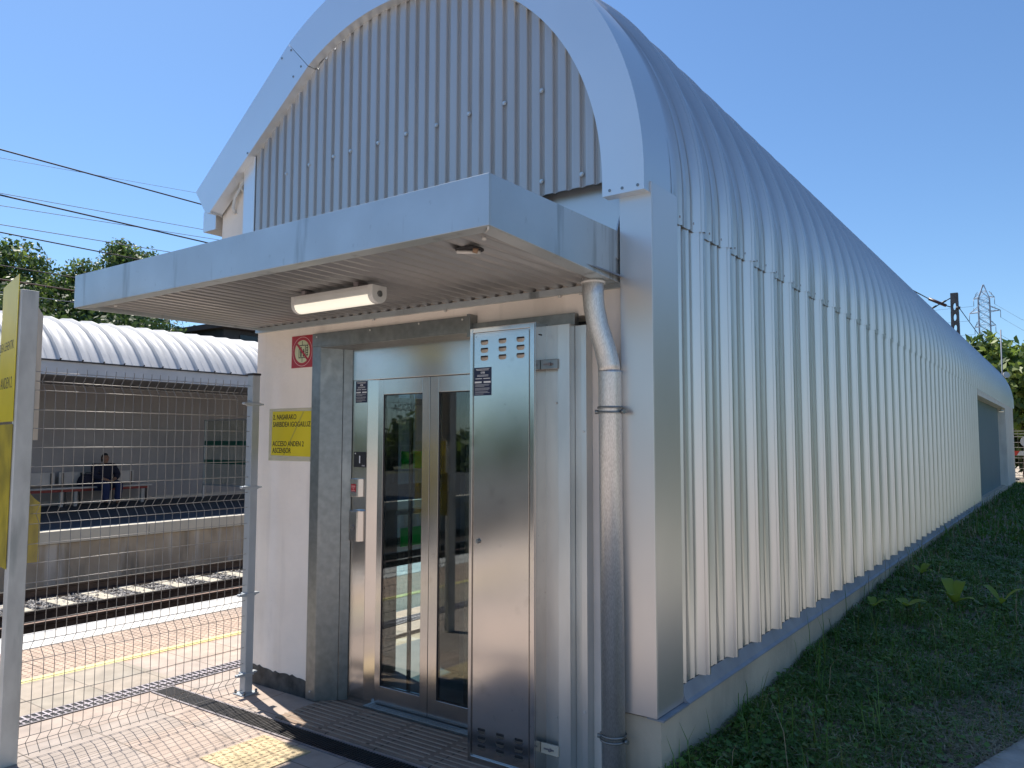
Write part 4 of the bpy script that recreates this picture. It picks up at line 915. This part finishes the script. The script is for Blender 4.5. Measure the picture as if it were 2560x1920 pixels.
for zl, xl, zr, xr, zc in ((40.4+.0, -21.04, 41.64, -16.08, 42.6), (36.4, -22.2, 37.85, -14.8, 38.6), (32.5, -21.0, 33.87, -16.05, 34.6)):
    for s, xt, zz in ((-1, xl, zl+1.1), (1, xr, zr)):
        mb = MB(); xb = -18.6+s*1.35
        for dy in (-1, 1):
            mb.tube([(xb, 250+dy*1.2, zc-.9), (xt, 250, zz)], .09, 4); mb.tube([(xb, 250+dy*1.2, zc+.6), (xt, 250, zz)], .08, 4)
        mb.tube([(xb+(xt-xb)*.5, 249.4, zc-.6), (xb+(xt-xb)*.5, 249.4, zc+.3)], .05, 4); arm = mb.build('arm', PYLON, PY)
        MB().tube([(xt, 250, zz), (xt, 250, zz-2.0)], .08, 5).build('insulator_string', PYLON, arm)
        zz -= 2.0
        wire([(xt, 250, zz), ((xt-60), 268, zz+1.5), (xt-160, 300, zz+6)] if s < 0 else [(xt, 250, zz), (xt+6.0, 250, zz-4.8), (xt+40, 250, zz-22)], .035, CABLE_F,
             {(-1, 42.6): 'distant wire leaving the top left pylon arm', (1, 42.6): 'distant wire sloping down from the top right pylon arm', (-1, 38.6): 'distant wire leaving the middle left pylon arm', (1, 38.6): 'distant wire sloping down from the middle right pylon arm', (-1, 34.6): 'distant wire leaving the lowest left pylon arm', (1, 34.6): 'distant wire sloping down from the lowest right pylon arm'}[(s, zc)], 'distant power lines at the pylon')
AN = empty('antenna_pole', (-1.93, 31.9, 0), 'thin grey pole rising behind the far end of the vault', 'pole')
MB().tube([(-1.93, 31.9, 0), (-1.91, 31.9, 5.62)], .022, 8).build('pole', CABLE_F, AN)
MB().disc((-1.80, 31.85, 4.03), (.5, -.8, .2), .11, .03, 14).build('dish', LAMPW, AN)
SLP = empty('wall_lamp', (-1.7, 27.6, 2.6), 'small lit lamp under the lintel of the far opening', 'lamp')
MB().tube([(-1.72, 27.5, 2.72), (-1.72, 27.5, 2.66)], .02, 8).build('bracket', LAMPW, SLP); MB().tube([(-1.72, 27.5, 2.665), (-1.72, 27.5, 2.615)], [.05, .075], 12).build('lamp_shade', LAMPW, SLP)
MB().disc((-1.72, 27.5, 2.6145), (0, 0, -1), .066, .004, 12).build('diffuser', lit, SLP)

# ================================================================== VEGETATION
def leaf_cloud(blobs, n, size, shell=.55):
    w = np.array([b[3]**2 for b in blobs]); w = w/w.sum(); idx = RNG.choice(len(blobs), n, p=w)
    C = np.array([b[:3] for b in blobs])[idx]; rad = np.array([b[3] for b in blobs])[idx]
    d = RNG.normal(size=(n, 3)); d /= np.linalg.norm(d, axis=1, keepdims=True); d[:, 2] *= .85
    rr = rad*(shell+(1-shell)*RNG.random(n)**.7)*RNG.uniform(.85, 1.18, n)
    P = C+d*rr[:, None]; s = size*RNG.uniform(.6, 1.4, n)
    t = RNG.normal(size=(n, 3)); t /= np.linalg.norm(t, axis=1, keepdims=True); nn = d+RNG.normal(size=(n, 3))*.7; b = np.cross(t, nn); b /= np.linalg.norm(b, axis=1, keepdims=True)+1e-9
    t = np.cross(nn, b); t /= np.linalg.norm(t, axis=1, keepdims=True)+1e-9
    V = np.stack([P-t*s[:, None], P+b*s[:, None]*.5-t*s[:, None]*.1, P+t*s[:, None], P-b*s[:, None]*.5-t*s[:, None]*.1], 1)
    F = np.arange(4*n).reshape(-1, 4); return V.reshape(-1, 3), F
def tree(name, loc, blobs, n, size, mats, label, cat='tree', trunk_h=4, tr=.25, limbs=6, group=None, shell=.55):
    t = empty(name, loc, label, cat, group); B_ = [(loc[0]+b[0], loc[1]+b[1], loc[2]+b[2], b[3]) for b in blobs]
    V, F = leaf_cloud(B_, n, size, shell); mi = RNG.integers(0, len(mats), len(F)); fast_mesh('crown', V, F, mats, mi, parent=t)
    mb = MB(); L = Vector(loc); mb.tube([L, L+Vector((.05, .03, trunk_h*.5)), L+Vector((-.05, 0, trunk_h))], [tr*1.2, tr, tr*.8], 10)
    for k in range(min(limbs, len(B_))):
        b = Vector(B_[k][:3]); mb.tube([L+Vector((-.05, 0, trunk_h*.8)), (L+Vector((0, 0, trunk_h))+b)/2+Vector((0, 0, .3)), b, b+Vector((random.uniform(-.5, .5), random.uniform(-.5, .5), B_[k][3]*.7))], [tr*.6, tr*.4, tr*.2, tr*.06], 6)
    mb.build('trunk', TREEBARK, t); return t
rb = lambda n, x, y, z, r: [(random.uniform(-x, x), random.uniform(-y, y), random.uniform(*z), random.uniform(*r)) for _ in range(n)]
tree('broadleaf_tree', (-45, 15, .1), [(0, 0, 9.8, 2.8), (0, 2.4, 10.2, 2.2), (0, -2, 9, 3), (1, 3.2, 8.5, 2.0), (2, 1.5, 7.2, 2.4), (1, 4.2, 7.2, 1.7), (1, -2, 6, 3)]+rb(8, 2.5, 4, (4, 9), (1.4, 2.2)), 46000, .14, [LEAF1, LEAF2, LEAF3], 'large dark green tree at the left edge behind the shelter', trunk_h=5, tr=.4)
tree('broadleaf_tree', (-41, 21.2, .1), [(0, -2.8, 9.2, 1.2), (0, -1.9, 10.0, 1.1), (0, .2, 10.8, 1.5), (0, .0, 11.6, .9), (0, 1.3, 11.1, 1.2), (0, 2.3, 10.6, 1.3), (0, -1, 9.0, 1.8), (0, 1.2, 9.0, 2), (0, 3.6, 9.8, 1.3)]+rb(6, 1.5, 3, (6, 9), (1.2, 1.8)), 26000, .11, [LEAF2, LEAF2, LEAF3], 'lighter feathery tree just above the left end of the canopy', trunk_h=6, tr=.25, shell=.2)
tree('broadleaf_tree', (-35, 10.5, .1), [(0, 0, 5, 2.5), (0, 2.5, 5.6, 2.2), (0, -2.5, 5.2, 2.2), (0, 4.5, 4.8, 2)]+rb(6, 1.5, 4, (3, 6), (1.2, 2)), 22000, .13, [LEAF1, LEAF2, LEAF2], 'bushy green tree low behind the left part of the shelter roof', trunk_h=3)
blobs = [(-36+random.uniform(-2, 2), 9+k*.58+random.uniform(-.5, .5), random.uniform(2.8, 6.2), random.uniform(1.3, 2.0)) for k in range(26)]+[(-39+random.uniform(-1, 1), 15.5+k*.85, random.uniform(5.5, 8.2), random.uniform(1.3, 1.8)) for k in range(9)]
V, F = leaf_cloud(blobs, 46000, .13); o = fast_mesh('woodland', V, F, [LEAF1, LEAF1, LEAF2], RNG.integers(0, 3, len(F))); tag(o, 'dark mass of shrubs behind the white shelter roof', 'woodland', kind='stuff')
MB_H = empty('house', (-36, 26, .1), 'dark house with a railed balcony glimpsed under the canopy behind the shelter roof', 'house')
MB().box(-40, -33.2, 22.3, 34, .1, 7.1).build('wall', M('dark_house', (.055, .055, .06), .8), MB_H); MB().box(-40.4, -32.6, 21.9, 34.4, 7.1, 7.35).build('roof', M('house_roof', (.10, .07, .06), .8), MB_H)
MB().box(-33.2, -32.4, 22.5, 27.5, 5.3, 5.5).build('balcony', M('balcony', (.16, .15, .15), .8), MB_H)
mb = MB(); mb.box(-32.45, -32.40, 22.5, 27.5, 6.32, 6.38)
for k in range(40): mb.box(-32.44, -32.41, 22.5+k*.125, 22.53+k*.125, 5.5, 6.32)
mb.build('railing', BENCHD, MB_H)
for y in (23.2, 25.4): MB().box(-33.22, -33.15, y, y+1.0, 5.6, 6.9).build('window', M('dark_window', (.02, .025, .03), .2), MB_H)

# right hand bushes beyond the end
tree('fig_tree', (-1.6, 38, .3), [(-2.1, 0, 5.1, .7), (-1.3, 0, 5.5, .6), (.6, 0, 5.3, .6), (-1.6, 0, 4.4, 1.2), (-.9, 0, 5.0, 1.0), (-.2, -.3, 4.2, 1.4), (.9, -.5, 4.3, 1.3), (1.6, 0, 4.9, 1.1), (.2, 0, 2.9, 1.4), (1.4, 0, 2.8, 1.4), (2.6, 0, 4.4, 1.4), (2.4, 0, 2.6, 1.4), (-.6, 0, 2.6, 1.3)], 5200, .19, [LEAF3, LEAF3, LEAF3, LEAF2], 'bright large leaved tree behind the far end of the building', trunk_h=2.2, tr=.12, shell=.35)
blobs = [(random.uniform(-4.5, 7), 44+random.uniform(-2, 2), random.uniform(.6, 4.4), random.uniform(1.1, 1.8)) for k in range(36)]
V, F = leaf_cloud(blobs, 9000, .25); o = fast_mesh('woodland', V, F, [LEAF1, LEAF1, LEAF2], RNG.integers(0, 3, len(F))); tag(o, 'dark shaded woodland behind the far wire fence', 'woodland', kind='stuff')
pth = [(13, 6), (15, 30), (13, 50), (8, 66), (2.6, 78)]  # out-of-view tree line, added to darken reflections in the ribbed side wall
def along(u):
    u *= len(pth)-1; i = min(int(u), len(pth)-2); f = u-i; return pth[i][0]*(1-f)+pth[i+1][0]*f, pth[i][1]*(1-f)+pth[i+1][1]*f
blobs = []
for k in range(90):
    x, y = along(k/89); blobs.append((x+random.uniform(-.6, 1.6), y+random.uniform(-.6, .6), random.uniform(.8, 9.5), random.uniform(1.6, 2.4)))
V, F = leaf_cloud(blobs, 26000, .26); o = fast_mesh('woodland', V, F, [LEAF1, LEAF2], RNG.integers(0, 2, len(F))); tag(o, 'unseen line of trees added right of the path to darken the ribbed side wall', 'woodland', kind='stuff')
# hedge behind the camera, reflected in the steel
blobs = [(-60+k*1.1+random.uniform(-.5, .5), -24+random.uniform(-1, 1), random.uniform(.8, 2.6), random.uniform(1.2, 1.8)) for k in range(40)]
V, F = leaf_cloud(blobs, 14000, .28); o = fast_mesh('hedge', V, F, [LEAF2, LEAF3], RNG.integers(0, 2, len(F))); tag(o, 'tall green hedge mirrored in the steel door and cabinet', 'hedge', kind='stuff')
# far fence with barrier board
FF = empty('wire_fence', (0, 33, .2), 'far wire fence beyond the end of the building', 'fence')
mb = MB()
for z in (.35, .55, .78, .98, 1.15, 1.35, 1.52, 1.7, 1.9, 2.0, 2.1): mb.tube([(-4, 33, z), (8, 33, z)], .006, 4)
for k in range(60): mb.tube([(-4+k*.2, 33, .2), (-4+k*.2, 33, 2.1)], .003, 4)
mb.build('wires', WIRE, FF)
for x in (-1.0, 1.6, 4.2): MB().tube([(x, 33, .1), (x, 33, 2.15)], .03, 8).build('post', WIRE, FF)
BB = empty('barrier_board', (0, 32.9, 1.2), 'red and white striped barrier board on the far fence', 'barrier')
W_, R_ = MB(), MB()
for k in range(14):
    x = -1.95+k*.30
    (W_ if k % 2 else R_).hexa([(x, 32.88, 1.24), (x+.30, 32.88, 1.24), (x+.30, 32.9, 1.24), (x, 32.9, 1.24), (x+.1, 32.88, 1.40), (x+.40, 32.88, 1.40), (x+.40, 32.9, 1.40), (x+.1, 32.9, 1.40)])
W_.build('white_stripes', LAMPW, BB); R_.build('red_stripes', M('barrier_red', (.55, .05, .03), .5), BB)
SG = MB().disc((-1.33, 32.86, 1.73), (0, -1, 0), .20, .01, 18).build('round_sign', LAMPW); tag(SG, 'white round sign cut by the right picture edge on the far fence', 'sign')
MB_K = MB().box(-2.1, 5, 34.0, 34.3, .15, .30).build('kerb', COPING); MB_K['kind'] = 'structure'

# lawn, dry patch, path
def xe(y): return -.40+.30*(y-5) if y < 9 else .8+.22*(y-9)
def sm(t): t = min(1, max(0, t)); return t*t*(3-2*t)
def hgt(x, y):
    wh = .14+.17*sm((y-4.2)/6)
    return wh*sm((xe(y)+.1-x)/(xe(y)+1.5+.1)) if x < xe(y)+.1 else 0
xs = np.concatenate([np.linspace(-1.70, 2.0, 40), np.linspace(2.3, 60, 30)]); ys = np.concatenate([np.linspace(3.3, 14, 60), np.linspace(14.5, 120, 60)])
V = np.array([(x, y, hgt(x, y)-.012+.012*math.sin(x*9.1)*math.cos(y*7.3)) for y in ys for x in xs]); m = len(xs)
i, j = np.meshgrid(np.arange(len(ys)-1), np.arange(m-1), indexing='ij'); a = (i*m+j).ravel()
cx_ = V[a][:, 0]; o = fast_mesh('lawn', V, np.stack([a, a+1, a+m+1, a+m], -1), [SOIL, TURF], (cx_ > 1.9).astype(int), smooth=True); o['kind'] = 'structure'
mb = MB(); mb.prism([(-1.30, 2.0), (-.72, 4.0), (-.478, 4.85), (-.30, 5.45), (.05, 6.6), (.6, 8.4), (2.4, 14), (4.6, 14), (3.0, 8.4), (2.0, 4), (1.6, 2.0)], -.1, .012, 'z'); o = mb.build('path', PATHM); o['kind'] = 'structure'
def inpath(x, y): return y < 8.4 and x > (-1.30+(y-2)*.29 if y < 4 else -.72+(y-4)*.284)
def blades():
    Vs, mis = [], []
    specs = []
    n_try = 0
    def dry(x, y): 
        v = .5+.5*math.sin(x*3.1+1.3)*math.cos(y*1.7+.4)+.35*math.sin(x*7+y*5)
        edge = sm(1-(xe(y)-x)/.75)
        return edge*.9+.25*v-.1
    for (n, y0, y1, hmin, hmax, wd) in ((52000, 3.35, 7.5, .02, .065, .0042), (36000, 7.5, 13, .025, .08, .007), (22000, 13, 32, .05, .12, .014), (750, 3.4, 9, .10, .30, .0028), (350, 9, 22, .12, .32, .0045)):
        for _ in range(n):
            y = random.uniform(y0, y1); xr = min(xe(y)+.25, 2.6); x = random.uniform(-1.62, xr)
            tall = hmin > .1 and hmax > .2
            if tall and random.random() < .75: x = -1.60+abs(random.gauss(0, .22))
            if inpath(x, y): continue
            d = dry(x, y)
            if not tall and random.random() < d*.75: 
                if random.random() < .35: specs.append((x, y, random.uniform(.004, .02), random.uniform(.03, .10), wd*.7, 2, True))
                continue
            mi = 0 if random.random() > .14+.3*max(0, d) else (1 if random.random() < .5 else 2)
            if tall: mi = random.choice((0, 0, 1, 2, 2))
            ck = .5+.5*math.sin(x*6.3+math.sin(y*4.1))*math.cos(y*5.2+math.sin(x*3.7)); ck2 = .5+.5*math.sin(x*17+y*3)*math.sin(y*13-x*5)
            if not tall and random.random() > .35+.65*ck2: continue
            specs.append((x, y, 0, random.uniform(hmin, hmax)*((.6+1.1*ck) if not tall else 1), wd, mi, False))
    for _ in range(2600):
        y = random.uniform(4.2, 8.2); x = xe(y)+.05-abs(random.gauss(0, .38))
        if x < -1.55 or inpath(x, y): continue
        specs.append((x, y, random.uniform(.008, .035), random.uniform(.06, .24), .0016, 2, True))
    for (x, y, dz, h, wd, mi, flat) in specs:
        z = hgt(x, y)-.008+dz; a = random.uniform(0, 6.283); ca, sa = math.cos(a), math.sin(a); px, py = -sa*wd, ca*wd
        if flat: l = [(0, 0), (h*.5, .006), (h, .004)]
        else:
            b = random.uniform(.1, .8) if h > .12 else random.uniform(.5, 1.6)*(1 if not flat else 1); l = [(0, 0), (h*.25*b, h*.55), (h*b, h*(1-.35*b))]
        p = [(x+ca*u, y+sa*u, z+v) for u, v in l]
        Vs += [(p[0][0]-px, p[0][1]-py, p[0][2]), (p[0][0]+px, p[0][1]+py, p[0][2]), (p[1][0]+px*.8, p[1][1]+py*.8, p[1][2]), (p[1][0]-px*.8, p[1][1]-py*.8, p[1][2])]
        Vs += [Vs[-1], Vs[-2], (p[2][0]+px*.1, p[2][1]+py*.1, p[2][2]), (p[2][0]-px*.1, p[2][1]-py*.1, p[2][2])]
        mis += [mi, mi]
    V = np.array(Vs); F = np.arange(len(V)).reshape(-1, 4); return V, F, np.array(mis)
def clover():
    n = 9000; Vs = []
    for _ in range(n):
        y = 3.4+random.random()**1.6*12; x = random.uniform(-1.60, min(xe(y)+.05, 2.4))
        if inpath(x, y): continue
        ck = .5+.5*math.sin(x*5.1+2)*math.cos(y*3.3+x)
        if random.random() > ck*(1.2 if x < xe(y)-.5 else .5): continue
        s_ = random.uniform(.010, .024)*(1 if y < 8 else 1.5); z = hgt(x, y)+random.uniform(.01, .07); a = random.uniform(0, 6.28)
        tx, ty = random.uniform(-.5, .5), random.uniform(-.5, .5)
        for q in ((1, 0), (0, .7), (-1, 0), (0, -.7)):
            u = q[0]*math.cos(a)-q[1]*math.sin(a); v = q[0]*math.sin(a)+q[1]*math.cos(a); Vs.append((x+u*s_, y+v*s_, z+(u*tx+v*ty)*s_))
    V = np.array(Vs); return V, np.arange(len(V)).reshape(-1, 4)
V, F = clover(); o = fast_mesh('ground_cover', V, F, [GRASS1, GRASS2], RNG.integers(0, 5, len(F))//4); tag(o, 'small leafy ground cover among the grass by the plinth', 'ground cover', kind='stuff')
V, F, mi = blades(); o = fast_mesh('grass', V, F, [GRASS1, GRASS2, STRAW], mi); tag(o, 'dark green grass with dry straw in the shade of the building', 'grass', kind='stuff')
# broad leaved weeds
def weed(x, y, leaves, label):
    z = hgt(x, y); t = empty('weed_plant', (x, y, z), label, 'weed', 'broad leaved weeds in the grass')
    for (az, ln, wd, up) in leaves:
        mb = MB(); n = 8; d = Vector((math.cos(az), math.sin(az), 0)); s = Vector((-d.y, d.x, 0)); prev = None; vs = []
        for k in range(n+1):
            u = k/n; c = Vector((x, y, z+.10))+d*ln*(u*.9)+Vector((0, 0, up*ln*math.sin(u*1.9))); w_ = wd*math.sin(math.pi*min(1, u*.96+.03))**.75
            vs += [c-s*w_+Vector((0, 0, .25*w_)), c, c+s*w_+Vector((0, 0, .25*w_))]
        fs = []
        for k in range(n): a = 3*k; fs += [(a, a+1, a+4, a+3), (a+1, a+2, a+5, a+4)]
        mb.add(vs, fs, smooth=True); mb.build('leaf', WEEDLEAF, t, fix=False)
        MB().tube([(x, y, z-.01), (x, y, z+.10)], .004, 5).build('stem', WEEDSTEM, t)
weed(-.90, 7.9, [(2.2, .20, .055, .9), (1.2, .17, .05, 1.0), (-.4, .19, .05, .3), (3.6, .14, .04, .7), (-1.6, .18, .055, .5)], 'tall yellow green broad leaved weed in the middle of the grass')
weed(-.58, 8.3, [(2.6, .22, .04, .6), (.2, .22, .04, .6), (-1.2, .12, .03, .5)], 'drooping two leaved weed near the right picture edge')
weed(-1.42, 7.2, [(2.0, .12, .035, .5), (.3, .13, .04, .4), (-1.5, .12, .04, .3)], 'small dark weed close to the plinth')
weed(-1.20, 7.4, [(.4, .18, .06, .25), (-1.2, .16, .055, .25), (2.4, .14, .05, .3)], 'low spreading weed between the plinth and the tall weed')
weed(-1.30, 8.9, [(1.0, .14, .045, .6), (-.6, .14, .045, .3), (2.8, .12, .04, .5)], 'leafy weed farther along the plinth')
